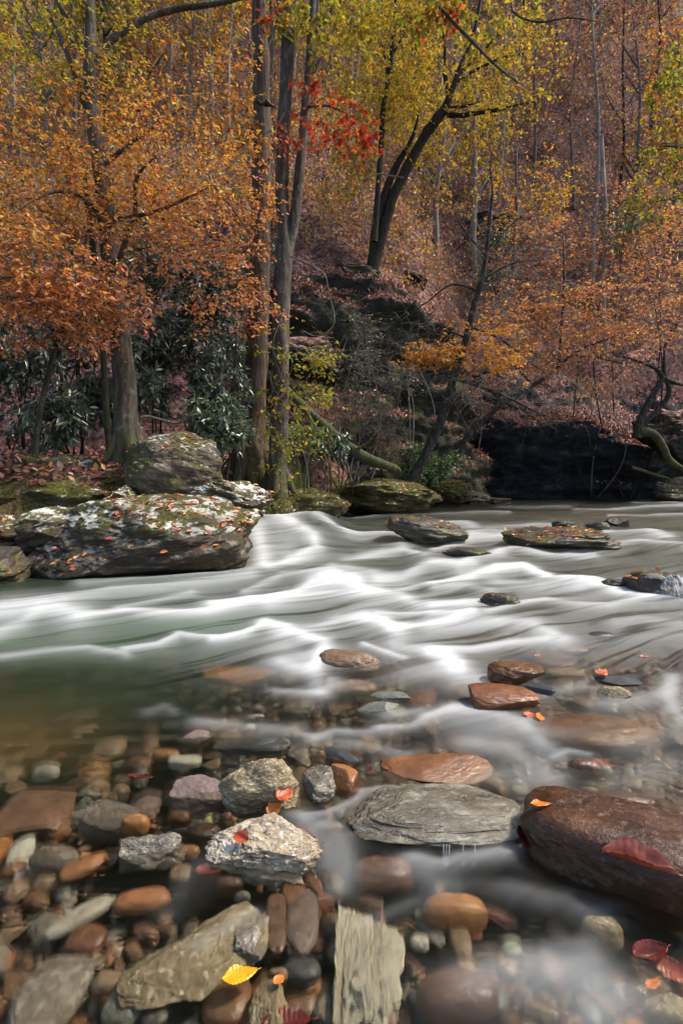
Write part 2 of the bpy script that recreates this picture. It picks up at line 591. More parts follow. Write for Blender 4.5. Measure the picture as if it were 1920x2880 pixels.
m = Mat('hillside_litter')
n = m.noise(m.pos, 0.55, 5, 0.6)
cells = m.voro(m.scale(m.pos, (1, 1, 1)), 9.0)
col = m.ramp(m.xyz(cells, 0), [(0.0, (0.04, 0.017, 0.015)), (0.3, (0.14, 0.06, 0.052)), (0.6, (0.25, 0.12, 0.1)), (0.85, (0.34, 0.18, 0.145)), (1.0, (0.42, 0.29, 0.24))])
col = m.mix(m.ramp(n, [(0.42, 0.0), (0.62, 0.75)]), col, (0.055, 0.03, 0.022))
zz = m.xyz(m.pos, 2)
mossf = m.math('MULTIPLY', m.ramp(m.math('SUBTRACT', 1.6, zz), [(0.0, 0.0), (0.35, 1.0)]), m.ramp(m.noise(m.pos, 1.1, 6, 0.7), [(0.42, 0.0), (0.56, 1.0)]))
mossc = m.ramp(m.noise(m.pos, 22, 3), [(0.3, (0.025, 0.028, 0.006)), (0.55, (0.085, 0.085, 0.016)), (0.75, (0.15, 0.14, 0.03))])
col = m.mix(mossf, col, mossc)
wetf = m.ramp(m.math('ADD', zz, m.math('MULTIPLY', n, 0.2)), [(0.16, 1.0), (0.34, 0.0)])
col = m.mix(wetf, col, (0.022, 0.017, 0.013))
HILLM = m.principled(col, 0.9, m.bump(m.math('ADD', m.xyz(cells, 1), m.noise(m.pos, 25, 3)), 0.8, 0.06), 0.15)

xs, ys = fan(3.6, 90, 330, 1.25, 330)
lz = land_z(xs.ravel(), ys.ravel())
b = MB(); b.add(np.stack([xs.ravel(), ys.ravel(), lz], -1), grid_faces(330, 330))
tag(b.build('hillside', HILLM), kind='structure')


def bed_z(x, y):
    p = np.stack([x, y, 0 * x], -1)
    pool = smooth(0.0, -1.1, x + 0.22 * (y - 2.4)) * smooth(1.35, 2.3, y)
    return -0.125 - 0.3 * pool - 0.26 * smooth(2.7, 4.6, y) + 0.03 * fbm(p * 2.2, 3) - 0.05 * smooth(0.5, 0.1, y)


m = Mat('riverbed_silt')
n = m.noise(m.pos, 6, 5, 0.65)
cells = m.node('ShaderNodeTexVoronoi', None, Vector=m.pos, Scale=34.0)
col = m.ramp(m.xyz(cells.outputs['Color'], 0), [(0.0, (0.035, 0.03, 0.024)), (0.3, (0.11, 0.085, 0.06)), (0.55, (0.16, 0.14, 0.11)), (0.8, (0.15, 0.085, 0.05)), (1.0, (0.24, 0.22, 0.18))])
col = m.mix(m.ramp(cells.outputs['Distance'], [(0.25, 0.0), (0.7, 0.8)]), col, (0.02, 0.016, 0.012))
col = m.mix(m.ramp(n, [(0.4, 0.0), (0.7, 0.6)]), col, (0.05, 0.045, 0.034))
BEDM = m.principled(col, 0.6, m.bump(cells.outputs['Distance'], -0.7, 0.02), 0.3)
xs, ys = fan(0.28, 27, 200, 1.45, 170)
b = MB(); b.add(np.stack([xs.ravel(), ys.ravel(), bed_z(xs.ravel(), ys.ravel())], -1), grid_faces(200, 160))
tag(b.build('riverbed', BEDM), kind='structure')

# white water: crest lines of the rapids, read off the photograph and laid on the water plane  (points, half width, strength)
FOAM = [
 ([(232, 1646), (469, 1630), (696, 1612)], 13, .45), ([(-60, 1735), (60, 1720), (130, 1715), (200, 1738)], 30, .75),
 ([(187, 1701), (312, 1675), (446, 1666), (580, 1648), (700, 1630)], 13, .5), ([(223, 1750), (357, 1735), (446, 1737), (580, 1733), (700, 1701)], 11, .75),
 ([(335, 1724), (446, 1701), (536, 1679)], 9, .45), ([(-40, 1800), (54, 1768), (112, 1733)], 14, .5), ([(-40, 1853), (134, 1831), (250, 1826), (312, 1835), (357, 1846)], 8, .5),
 ([(357, 1831), (446, 1817), (504, 1788), (558, 1795), (625, 1802), (700, 1786)], 8, .65),
 ([(723, 1532), (732, 1560), (738, 1594)], 14, .75), ([(754, 1603), (821, 1581), (888, 1558), (880, 1541), (799, 1509), (730, 1490)], 11, .75), ([(790, 1520), (810, 1560)], 34, .35),
 ([(816, 1500), (888, 1480)], 7, .6), ([(888, 1496), (977, 1514), (1066, 1509), (1102, 1505)], 8, .65), ([(977, 1576), (1022, 1567), (1089, 1554), (1133, 1545), (1191, 1567)], 11, .65),
 ([(933, 1603), (1000, 1617), (1044, 1621)], 13, .5), ([(925, 1640), (977, 1648), (1026, 1668)], 22, 1.0),
 ([(600, 1712), (732, 1699), (821, 1679), (888, 1652), (941, 1634)], 15, .85), ([(754, 1710), (910, 1684), (1022, 1675), (1111, 1684), (1178, 1706), (1320, 1710)], 13, .6),
 ([(687, 1670), (799, 1630), (933, 1621)], 8, .5), ([(1066, 1643), (1133, 1634), (1200, 1603), (1245, 1594), (1320, 1599)], 13, .6), ([(1133, 1666), (1178, 1648), (1320, 1639)], 10, .5),
 ([(1025, 1748), (1066, 1760), (1115, 1784)], 18, 1.0), ([(799, 1791), (888, 1773), (955, 1750), (1022, 1742)], 18, .6), ([(1111, 1786), (1200, 1777), (1267, 1760), (1320, 1737)], 10, .6),
 ([(1066, 1733), (1200, 1740), (1320, 1733)], 9, .6), ([(745, 1760), (776, 1768), (799, 1773), (866, 1804), (912, 1817), (912, 1849), (888, 1884)], 13, .85), ([(810, 1840), (870, 1860)], 32, .45),
 ([(600, 1806), (687, 1795), (732, 1773)], 9, .7), ([(1022, 1822), (1089, 1844), (1133, 1858)], 6, .65), ([(1111, 1826), (1200, 1835), (1267, 1862)], 13, .5), ([(1225, 1845), (1263, 1862), (1280, 1875)], 16, .85),
 ([(1622, 1434), (1711, 1434), (1960, 1420)], 4, .5), ([(1778, 1413), (1960, 1412)], 3, .5), ([(1711, 1451), (1960, 1447)], 3, .45), ([(1400, 1428), (1600, 1424)], 2.5, .25),
 ([(1000, 1457), (1150, 1448), (1430, 1442)], 3, .35), ([(1220, 1471), (1309, 1476), (1354, 1487), (1488, 1478), (1568, 1478)], 7, .55), ([(1323, 1509), (1376, 1500), (1434, 1505)], 9, .55),
 ([(1220, 1545), (1332, 1518), (1420, 1514)], 7, .65), ([(1702, 1500), (1800, 1496), (1880, 1507)], 7, .65), ([(1600, 1550), (1711, 1541), (1800, 1523), (1845, 1532), (1960, 1537)], 9, .55),
 ([(1376, 1567), (1443, 1545), (1510, 1554), (1622, 1563), (1666, 1565)], 9, .6), ([(1220, 1594), (1287, 1603), (1332, 1581), (1400, 1567)], 11, .6),
 ([(1220, 1648), (1309, 1630), (1400, 1608), (1465, 1603), (1532, 1625), (1622, 1643), (1711, 1661), (1756, 1666)], 12, .95), ([(1400, 1645), (1520, 1655), (1620, 1660)], 17, .5),
 ([(1220, 1666), (1309, 1661), (1376, 1670)], 8, .5), ([(1795, 1650), (1850, 1640), (1885, 1650)], 18, .8), ([(1740, 1670), (1820, 1680), (1880, 1668)], 9, .8),
 ([(1220, 1710), (1309, 1697), (1354, 1697)], 9, .65), ([(1220, 1742), (1323, 1737)], 9, .7), ([(1376, 1733), (1443, 1710), (1532, 1701), (1622, 1710), (1711, 1710), (1800, 1692), (1867, 1675)], 9, .6),
 ([(1220, 1773), (1354, 1760), (1488, 1760), (1532, 1782), (1577, 1804)], 17, .6), ([(1220, 1835), (1332, 1835), (1443, 1815), (1532, 1809)], 11, .65),
 ([(1733, 1755), (1800, 1746), (1940, 1760)], 13, .32), ([(1750, 1800), (1940, 1785)], 14, .22), ([(1000, 1700), (1200, 1690)], 16, .2),
 ([(799, 1873), (888, 1905), (897, 1949), (932, 1918)], 16, .5), ([(776, 1945), (897, 1951)], 9, .5), ([(420, 2005), (470, 1990), (490, 2000)], 9, .2), ([(560, 2030), (640, 2041), (709, 2047), (821, 2052), (874, 2078)], 14, .42),
 ([(879, 2076), (932, 2056), (1022, 2065), (1066, 2056)], 12, .5), ([(1066, 2052), (1156, 2047), (1200, 2025), (1276, 1998)], 11, .62), ([(1090, 2010), (1180, 2003)], 14, .4),
 ([(955, 2092), (1066, 2110), (1133, 2128)], 13, .4), ([(1089, 2222), (1022, 2230), (986, 2262), (910, 2293), (852, 2302)], 10, .6), ([(834, 2297), (870, 2329), (910, 2373), (925, 2440)], 17, .42),
 ([(860, 2310), (940, 2330)], 18, .3), ([(1250, 1850), (1265, 1869), (1309, 1905), (1367, 1918)], 22, .6), ([(1170, 1890), (1260, 1900)], 30, .35),
 ([(1200, 2020), (1265, 2003), (1300, 1998)], 11, .6), ([(1287, 1998), (1376, 2012), (1465, 2039), (1497, 2074), (1532, 2114), (1562, 2130)], 19, .68), ([(1300, 2040), (1420, 2055)], 36, .45),
 ([(1330, 2100), (1430, 2118), (1490, 2155), (1545, 2205)], 24, .6), ([(1400, 2180), (1470, 2200)], 26, .4), ([(1559, 2146), (1600, 2128), (1653, 2137)], 7, .65), ([(1560, 2075), (1800, 2030)], 20, .12),
 ([(1925, 2039), (1899, 2007), (1881, 1963), (1885, 1909)], 13, .5), ([(1720, 1985), (1860, 1965)], 26, .35), ([(1790, 2110), (1890, 2060)], 34, .3), ([(1780, 2200), (1900, 2160)], 38, .25),
 ([(1540, 1950), (1660, 1925)], 18, .28), ([(1162, 2421), (1236, 2440), (1297, 2421), (1419, 2403)], 20, .68), ([(1162, 2440), (1236, 2500)], 30, .33), ([(1425, 2507), (1572, 2544), (1664, 2574)], 27, .34),
 ([(1340, 2760), (1480, 2715), (1603, 2745), (1725, 2822), (1695, 2900)], 42, .45), ([(1560, 2770), (1700, 2850)], 66, .45), ([(955, 2360), (975, 2433), (955, 2500)], 18, .45),
 ([(704, 2562), (551, 2654)], 13, .32), ([(1150, 2545), (1010, 2600)], 20, .2), ([(1640, 2680), (1690, 2760)], 30, .3), ([(560, 2420), (470, 2560)], 20, .12),
]


def foam_at(px, py, gain=1.0):
    inv = np.ones(px.shape)
    for pts, w, s in FOAM:
        pts = np.array(pts, float)
        w = w * gain
        lo, hi = pts.min(0) - 3.2 * w - 8, pts.max(0) + 3.2 * w + 8
        k = np.nonzero((px > lo[0] - w * 2) & (px < hi[0] + w * 2) & (py > lo[1]) & (py < hi[1]))[0]
        if len(k) == 0:
            continue
        x, y = px[k], py[k]
        best = np.full(len(k), 1e9)
        for a, e in zip(pts[:-1], pts[1:]):
            q = e - a
            t = np.clip(((x - a[0]) * q[0] + (y - a[1]) * q[1]) / (q @ q), 0, 1)
            dx, dy = x - a[0] - t * q[0], y - a[1] - t * q[1]
            dy = np.where(dy < 0, dy * 1.25, dy * 0.8)             # the downstream face carries the froth
            best = np.minimum(best, np.hypot(dx * 0.45, dy))
        inv[k] *= 1 - min(s, .98) * np.exp(-(best / w) ** 2)
    return 1 - inv


def water_z(x, y, foam):
    px = x / y * F + CX
    p = np.stack([x, y, 0 * x], -1)
    psi = x * -0.47 + y * 0.88
    phi = x * -0.88 - y * 0.47
    rip = fbm(np.stack([phi * 0.7, psi * 2.6, 0 * x], -1) + 5, 3)
    amp = 0.012 + 0.035 * smooth(2.5, 6, y) * smooth(30, 14, y)
    still = smooth(-0.5, -1.3, x) * smooth(3.3, 2.4, y)
    casc = 0.27 * smooth(6.0, 8.4, y) * smooth(0.4, -0.5, x) * smooth(14, 9.5, y)
    return casc + amp * rip * (1 - 0.7 * still) + foam * (0.02 + 0.05 * smooth(2.2, 5.0, y))


NR, NU = 460, 600
xs, ys = fan(0.32, 27, NR, 1.4, NU)
x, y = xs.ravel(), ys.ravel()
wx = 7 * vnoise(np.stack([x * 2.2, y * 2.2, 0 * x], -1)) * np.minimum(1, 3 / y)
px, py = x / y * F + CX + wx, HY + H / y * F + wx * 0.35
foam = 0.72 * foam_at(px, py) + 0.22 * foam_at(px + 18 * vnoise(np.stack([x * 3, y * 3, 0 * x + 7], -1)), py, 1.9)
foam *= 1 - 0.38 * smooth(1900, 2150, py)
foamw = foam_at(px, py, 1.7)
veil = 0.16 * smooth(1430, 1520, py) * smooth(1980, 1830, py) * smooth(250, 700, px) + 0.14 * smooth(1640, 1690, py) * smooth(1900, 1800, py) 
z = water_z(x, y, foamw)
psi = x * -0.47 + y * 0.88 + 0.1 * fbm(np.stack([x * 0.8, y * 0.8, 0 * x], -1), 3)
phi = x * -0.88 - y * 0.47
g = lambda cx, cy, rx, ry: np.exp(-((px - cx) / rx) ** 2 - ((py - cy) / ry) ** 2)
murk = np.clip(0.8 * g(150, 1815, 520, 75) + 0.5 * g(620, 1760, 260, 30) + 0.5 * g(-40, 2060, 380, 130) + 0.22 * g(360, 1960, 300, 60) + 0.38 * smooth(1900, 1640, py) * smooth(1400, 1520, py) + 0.03, 0, 0.92)
murk *= 1 - 0.3 * smooth(900, 1500, px)
hue = np.clip(g(-40, 2080, 420, 140) + 0.15 * smooth(700, 1300, px), 0, 1)
b = MB(); b.add(np.stack([x, y, z], -1), grid_faces(NR, NU))
m = Mat('river_water')
fl = m.attr('flow', 'Vector')
fo = m.attr('foam', 'Fac')
ve = m.attr('veil', 'Fac')
s1 = m.noise(m.scale(fl, (0.55, 9.0, 1)), 1.0, 3, 0.55, 0.15)
s2 = m.noise(m.scale(fl, (1.5, 34.0, 1)), 1.0, 3, 0.6, 0.1)
st = m.math('ADD', m.math('MULTIPLY', s1, 1.35), m.math('MULTIPLY', s2, 0.65))           # about 1
core = m.math('POWER', fo, 2.4)
k = m.math('MULTIPLY', fo, m.math('SUBTRACT', m.math('MULTIPLY', st, 0.95), 0.02))
k = m.math('ADD', m.math('MULTIPLY', k, 0.62), m.math('MULTIPLY', core, 0.62))
k = m.math('ADD', k, m.math('MULTIPLY', ve, m.ramp(st, [(0.85, 0.0), (1.0, 0.55)])))
k = m.node('ShaderNodeClamp', None, Value=k, Max=0.92).outputs[0]
bmp = m.bump(m.math('ADD', s1, m.math('MULTIPLY', s2, 0.4)), 0.15, 0.03)
tr = m.node('ShaderNodeBsdfTransparent', None, Color=(0.97, 0.96, 0.9)).outputs[0]
mu = m.node('ShaderNodeBsdfDiffuse', None, Color=m.mix(m.attr('hue', 'Fac'), (0.036, 0.062, 0.034), (0.085, 0.06, 0.02))).outputs[0]
rf = m.node('ShaderNodeBsdfRefraction', None, Color=(0.95, 0.95, 0.9), Roughness=0.38, IOR=1.06).outputs[0]
tr = m.node('ShaderNodeMixShader', None, Fac=0.42, i1=tr, i2=rf).outputs[0]
body = m.node('ShaderNodeMixShader', None, Fac=m.attr('murk', 'Fac'), i1=tr, i2=mu).outputs[0]
gl = m.node('ShaderNodeBsdfGlossy', None, Roughness=0.2, Color=(0.95, 0.95, 0.95), Normal=bmp).outputs[0]
fr = m.node('ShaderNodeFresnel', None, IOR=1.33, Normal=bmp).outputs[0]
wat = m.node('ShaderNodeMixShader', None, Fac=m.math('MULTIPLY', fr, 0.45), i1=body, i2=gl).outputs[0]
wd = m.node('ShaderNodeBsdfDiffuse', None, Color=(0.67, 0.7, 0.7), Normal=bmp).outputs[0]
wt = m.node('ShaderNodeBsdfTranslucent', None, Color=(0.67, 0.7, 0.7)).outputs[0]
wf = m.node('ShaderNodeMixShader', None, Fac=0.25, i1=wd, i2=wt).outputs[0]
fin = m.node('ShaderNodeMixShader', None, Fac=k, i1=wat, i2=wf).outputs[0]
m.t.links.new(fin, m.out.inputs[0])
WATERM = m.m
river = tag(b.build('river_water', WATERM, attrs={'flow': np.stack([phi, psi, 0 * x], -1), 'foam': foam, 'murk': murk, 'hue': hue, 'veil': veil}), kind='structure')

# ------------------------------------------------------------------ rock faces of the far bank
SCHIST = rock_mat('dark_schist', (0.007, 0.008, 0.009), (0.022, 0.024, 0.025), (0.075, 0.075, 0.07), sc=2.2, fol=(1, 1, 3.2), rough=0.75, bump=1.0, moss=0.55, litter=0.95, lsc=3.0, bd=0.12, spec=0.25)
SCHIST_WET = rock_mat('wet_black_schist', (0.006, 0.008, 0.011), (0.018, 0.023, 0.03), (0.075, 0.08, 0.085), sc=1.9, fol=(1, 1, 2.4), litter=1.0, rough=0.7, bump=1.0, bd=0.14, spec=0.2)


def outcrop(name, label, path, prof, mat, amp=0.35, seed=0, nu=150, nv=80, strata=2.2):
    """path: (x, y, ztop, zbot); prof: (outward offset, height fraction 0 bottom .. 1 top, >1 goes up the slope behind)"""
    path = np.array(path, float)
    prof = np.array(prof, float)
    u = np.linspace(0, len(path) - 1, nu)
    q = np.stack([np.interp(u, np.arange(len(path)), path[:, k]) for k in range(4)], -1)
    for _ in range(6):
        q[1:-1] = (q[:-2] + 2 * q[1:-1] + q[2:]) / 4
    t = unit(np.gradient(q[:, :2], axis=0))
    nrm = np.stack([t[:, 1], -t[:, 0]], -1)
    v = np.linspace(0, len(prof) - 1, nv)
    pr = np.stack([np.interp(v, np.arange(len(prof)), prof[:, k]) for k in range(2)], -1)
    for _ in range(4):
        pr[1:-1] = (pr[:-2] + 2 * pr[1:-1] + pr[2:]) / 4
    h = q[:, 2] - q[:, 3]
    z = q[:, 3][:, None] + h[:, None] * pr[None, :, 1]
    xy = q[:, None, :2] + nrm[:, None, :] * pr[None, :, 0, None]
    g = np.concatenate([xy, z[:, :, None]], -1)
    f = g.reshape(-1, 3)
    n1 = fbm(f * np.array([0.55, 0.55, 0.8]) + seed, 4)
    s = fbm(f * np.array([0.5, 0.5, strata]) + seed + 40, 4)
    s = np.floor(s * 4) / 4 + 0.3 * s
    disp = (amp * n1 + amp * 0.75 * s + 0.06 * fbm(f * 3.5, 3)).reshape(nu, nv)
    edge = np.minimum(1, np.minimum(np.arange(nu), np.arange(nu)[::-1])[:, None] / 8)
    disp *= edge
    g[:, :, :2] += nrm[:, None, :] * disp[:, :, None]
    g[:, :, 2] += 0.4 * disp * smooth(0.5, 1.1, pr[:, 1])[None, :]
    mb = MB(); mb.add(g.reshape(-1, 3), grid_faces(nu, nv)[:, ::-1])
    c = q[nu // 2]
    o = mb.build(name, mat, base=(c[0], c[1], c[3]))
    tag(o, label, 'rock face')
    return g


G1 = outcrop('rock_outcrop', 'tall dark mossy rock face behind the forked grey trunk, left of the leaning riverside tree',
        [(-3.0, 15.8, 4.4, 1.0), (-1.9, 16.0, 6.3, 1.0), (-0.9, 16.7, 7.2, 1.0), (0.4, 17.4, 7.7, 1.0), (1.8, 18.0, 7.5, 0.8), (3.2, 18.6, 7.0, 0.6), (4.6, 19.7, 6.0, 0.2), (5.3, 21.2, 4.6, 0.0), (5.6, 22.8, 4.2, -0.4)],
        [(0.75, -0.06), (0.6, 0.15), (0.75, 0.3), (0.3, 0.45), (0.45, 0.62), (0.2, 0.8), (0.25, 0.93), (0.0, 1.0), (-0.7, 1.07), (-1.6, 1.2), (-2.2, 1.16)], SCHIST, amp=0.3, seed=3)
G2 = outcrop('rock_overhang', 'wide black undercut rock wall above the far water at right',
        [(4.6, 22.6, 3.1, -0.5), (5.4, 22.0, 3.7, -0.5), (7.2, 21.6, 3.75, -0.5), (9.2, 21.6, 3.7, -0.5), (11.0, 21.7, 3.2, -0.5), (13.0, 22.0, 2.7, -0.5), (15.5, 22.4, 2.9, -0.5), (20, 23, 3.3, -0.5)],
        [(-1.7, -0.1), (-1.5, 0.15), (-1.0, 0.4), (-0.2, 0.66), (0.25, 0.82), (0.2, 0.95), (-0.1, 1.0), (-0.9, 1.1), (-2.0, 1.45), (-3.2, 1.8), (-3.6, 1.7)], SCHIST_WET, amp=0.3, seed=8)
SMALLROCK = []
for nm, lab, (px_, py_, d_), (w_, h_, dp_), sd in [
    ('rock_ledge', 'dark mossy ledge at the foot of the dark leaning forked tree', (975, 790, 18.6), (1.9, 1.0, 1.4), 1),
    ('rock_ledge', 'small black ledge in the litter right of the dark leaning forked tree', (1165, 790, 20.5), (1.1, 0.8, 1.2), 2),
    ('rock_ledge', 'black craggy ledge high on the slope above the leaf litter bank', (1205, 505, 25.5), (1.7, 1.4, 1.6), 3),
    ('rock_ledge', 'shaded ledge behind bare grey twigs above the rock face', (1380, 660, 24.0), (2.4, 1.6, 1.6), 5),
    ('rock_ledge', 'dark ledge under roots of the crooked tree at the right edge', (1890, 1240, 20.6), (2.0, 2.2, 1.8), 7),
    ('rock_ledge', 'dark rock shelf between the two trunks and the fallen log', (850, 1010, 14.8), (1.7, 1.3, 1.2), 9)]:
    v, f = stone_mesh(5, 0.75, 8, 0.2, 0.06, 3.0, (1, 1, 2.2), sd, 0.5, 0.8, 0.1)
    v = v * np.array([w_ / 2 * 1.1, dp_ / 2, h_ / 2 * 1.1]) * 1.1
    d0_ = ground_hit(px_, py_ + 8, 12)
    if d0_ < 45 and py_ < 760:
        v = v * (d0_ / d_); d_ = d0_
    c = P(px_, py_, d_)
    mb = MB(); mb.add(v + c, f)
    o = mb.build(nm, SCHIST, base=c)
    tag(o, lab, 'rock ledge', 'ledges on the far bank')
    SMALLROCK.append((v + c, f))

# ------------------------------------------------------------------ boulders of the left bank
LICHEN = rock_mat('lichen_schist', (0.022, 0.015, 0.009), (0.062, 0.044, 0.028), (0.13, 0.098, 0.068), sc=3.6, fol=(1, 1, 1.5), rough=0.8, bump=0.9, lichen=0.68, moss=0.55, wet=0.48, lsc=6.0, bd=0.05, spec=0.25)
LICHEN_GREY = rock_mat('grey_lichen_schist', (0.034, 0.026, 0.018), (0.11, 0.088, 0.062), (0.25, 0.215, 0.165), sc=4.2, fol=(1, 1, 1.5), rough=0.85, bump=1.0, lichen=0.4, moss=0.42, wet=0.1, lsc=7.5, bd=0.06, spec=0.2)
MOSSY = rock_mat('mossy_rock', (0.022, 0.018, 0.012), (0.065, 0.05, 0.036), (0.15, 0.12, 0.09), sc=3.0, fol=(1, 1, 1.3), rough=0.9, bump=0.9, lichen=0.15, moss=1.3, wet=0.06, bd=0.05, spec=0.2)
WETROCK = rock_mat('wet_dark_rock', (0.018, 0.014, 0.012), (0.05, 0.04, 0.032), (0.13, 0.1, 0.075), sc=3.2, fol=(1, 1, 2.2), rough=0.42, bump=0.8, moss=0.3, wet=0.03, bd=0.04, spec=0.4)

MOSSED = []
SURF = []          # surfaces that catch fallen leaves: (verts, faces, weight)


def boulder(label, box, d, dep, mat, seed, yaw=0.0, cuts=9, amp=0.16, fine=0.05, step=0.09, tilt=0.0, roll=0.0, bx=0.8, sub=5, flat=None, litter=1.0, cat='boulder', name='boulder', group='boulders on the near left bank', fol=(0.8, 0.8, 2.6)):
    x0, y0, x1, y1 = box
    c = P((x0 + x1) / 2, (y0 + y1) / 2, d)
    if mat is MOSSY:
        step, cuts, fine, fol = 0.015, min(cuts, 4), 0.07, (1, 1, 1.2)
    s = np.array([(x1 - x0) / F * d / 2, dep / 2, (y1 - y0) / F * d / 2])
    v, f = stone_mesh(sub, bx, cuts, amp, fine, 3.0, fol, seed, 0.62, 0.9, step)
    v = v / np.abs(v).max(0)
    if flat is not None:                                     # overhanging dark foot: the lower front drawn back
        lo = smooth(0.1, -0.9, v[:, 2])
        v[:, 1] += flat * lo * smooth(0.3, -0.6, v[:, 1])
    v = v * s
    v = rotz(rotx(roty(v, roll), tilt), yaw) + c
    mb = MB(); mb.add(v, f)
    base = np.array([c[0], c[1], v[:, 2].min()])
    o = mb.build(name, mat, base=base)
    tag(o, label, cat, group)
    if mat is MOSSY:
        MOSSED.append((v, f))
    if litter:
        SURF.append((v, f, litter))
    return v


boulder('long low boulder at the water, its flat top white with lichen and strewn with leaves', (108, 1395, 735, 1668), 5.75, 1.7, LICHEN, 21, yaw=0.16, cuts=6, amp=0.1, fine=0.06, step=0.02, fol=(0.9, 0.9, 1.5), tilt=0.26, roll=-0.05, bx=0.7, sub=6, flat=0.35, litter=2.2)
boulder('big rounded grey boulder at the foot of the left tree', (358, 1212, 672, 1465), 6.9, 1.15, LICHEN_GREY, 38, yaw=0.2, cuts=3, amp=0.1, step=0.03, fine=0.06, fol=(1, 1, 1.4), tilt=0.1, roll=0.12, bx=0.85, sub=6, litter=1.4)
boulder('white patched boulder below the twin trunks, right of the big rounded boulder', (535, 1325, 770, 1500), 6.35, 0.9, LICHEN, 44, yaw=-0.2, amp=0.15, roll=0.25, sub=6)
boulder('grey boulder with dry leaves under the dark shrubs at far left', (20, 1255, 285, 1420), 7.2, 1.2, LICHEN_GREY, 52, amp=0.14, bx=0.72)
boulder('low mossy rock between the far left boulder and the rounded boulder', (70, 1350, 340, 1470), 6.5, 1.0, MOSSY, 63, cuts=10, bx=0.75)
boulder('upright pale lichen block in the gap under the rounded boulder', (290, 1365, 395, 1460), 6.25, 0.5, LICHEN, 70, cuts=10, roll=0.4)
boulder('pale boulder cut by the left edge of the picture', (-130, 1440, 75, 1570), 5.8, 0.9, LICHEN, 81)
boulder('lichen boulder tucked behind the left end of the long low boulder', (50, 1420, 260, 1600), 5.75, 0.8, LICHEN, 94, roll=-0.3, tilt=0.1)
boulder('dark wet rock with fallen leaves at the lower left end of the bank', (-140, 1535, 130, 1680), 5.1, 0.9, WETROCK, 102, tilt=0.15, litter=1.6)
boulder('mossy block at the left edge of the picture behind the pale boulder', (-160, 1380, 90, 1470), 6.3, 0.9, MOSSY, 110)
boulder('dark mossy stump of rock right of the long boulder, above the side cascade', (735, 1405, 830, 1500), 9.3, 0.8, MOSSY, 117, bx=0.7)
boulder('mossy hummock of rock right of the slender grey trunk', (690, 1372, 985, 1500), 10.4, 1.7, MOSSY, 125, amp=0.2, cuts=4, litter=0.6)
boulder('low mossy bank rock under the end of the fallen log', (930, 1345, 1240, 1440), 14.2, 3.4, MOSSY, 133, amp=0.2, cuts=4, litter=0.6)
boulder('mossy rock at the feet of the two leaning riverside trunks', (1200, 1340, 1330, 1420), 17.0, 2.0, MOSSY, 140, cuts=4)
boulder('pale mossy rock at the right edge beside the black overhang', (1825, 1340, 1990, 1425), 20.3, 2.0, LICHEN_GREY, 147, litter=0.4, group='rocks along the far waterline')
k = 0
for px_, py_, w_, h_, lab in [(1185, 1405, 60, 24, 'flat grey stone at the far waterline under the leaning trees'), (1250, 1395, 44, 40, 'upright square stone at the far waterline among roots'),
                              (1300, 1385, 90, 34, 'rounded pale stone at the far waterline left of the overhang'), (1345, 1405, 80, 26, 'low brown stone at the far waterline left of the overhang'),
                              (1400, 1408, 70, 20, 'last flat stone of the spit at the left corner of the overhang'), (1010, 1430, 60, 22, 'wet grey stone on the muddy shore left of the island rock'),
                              (955, 1440, 70, 24, 'dark flat stone on the muddy shore under the mossy bank'), (890, 1462, 80, 26, 'flat dark stone at the shore below the mossy hummock')]:
    d_ = 1.0 * F / (py_ + h_ * 0.4 - HY)
    boulder(lab, (px_ - w_ / 2, py_ - h_ / 2, px_ + w_ / 2, py_ + h_ / 2 + 8), min(d_, 19.2), w_ / F * d_ * 0.9, [WETROCK, LICHEN_GREY][k % 2], 160 + k, sub=4, litter=0, cat='rock', name='shore_rock', group='rocks along the far waterline')
    k += 1

# rocks standing in the rapids
for lab, box, mat, seed, kw in [
    ('dark humped rock in midstream with a rusty top, nearest the far bank', (1082, 1455, 1318, 1545), WETROCK, 201, dict(roll=0.16, bx=0.75)),
    ('long flat dark rock in midstream strewn with red leaves', (1415, 1480, 1730, 1552), WETROCK, 208, dict(bx=0.7, litter=1.5)),
    ('low sliver of dark rock between the two midstream rocks, a red leaf on it', (1245, 1540, 1390, 1580), WETROCK, 215, dict()),
    ('small black rock breaking a white crest, right of the middle of the rapids', (1350, 1668, 1460, 1718), WETROCK, 222, dict()),
    ('brown boulder at right under a fringe of falling water', (1765, 1600, 1925, 1690), WETROCK, 229, dict()),
    ('small dark rock upstream of the long leaf strewn rock', (1550, 1464, 1620, 1492), WETROCK, 236, dict(litter=0)),
    ('round water washed rock just upstream of the long leaf strewn rock', (1645, 1466, 1712, 1498), WETROCK, 243, dict(litter=0)),
    ('dark rock with white water behind it, at upper right of the rapids', (1700, 1458, 1770, 1486), WETROCK, 250, dict(litter=0)),
    ('tan rock half drowned beside the fringe of falling water', (1690, 1625, 1770, 1670), WETROCK, 257, dict(litter=0))]:
    yb = box[3] - (box[3] - box[1]) * 0.22
    d = F / (yb - HY)
    kw = dict(kw); kw.setdefault('litter', 0.6); kw.setdefault('step', 0.035); kw.setdefault('fol', (0.9, 0.9, 1.5)); kw.setdefault('cuts', 6)
    boulder(lab, box, d, (box[2] - box[0]) / F * d * 0.75, mat, seed, cat='rock', name='river_rock', group='rocks in the rapids', sub=5, amp=0.12, **kw)

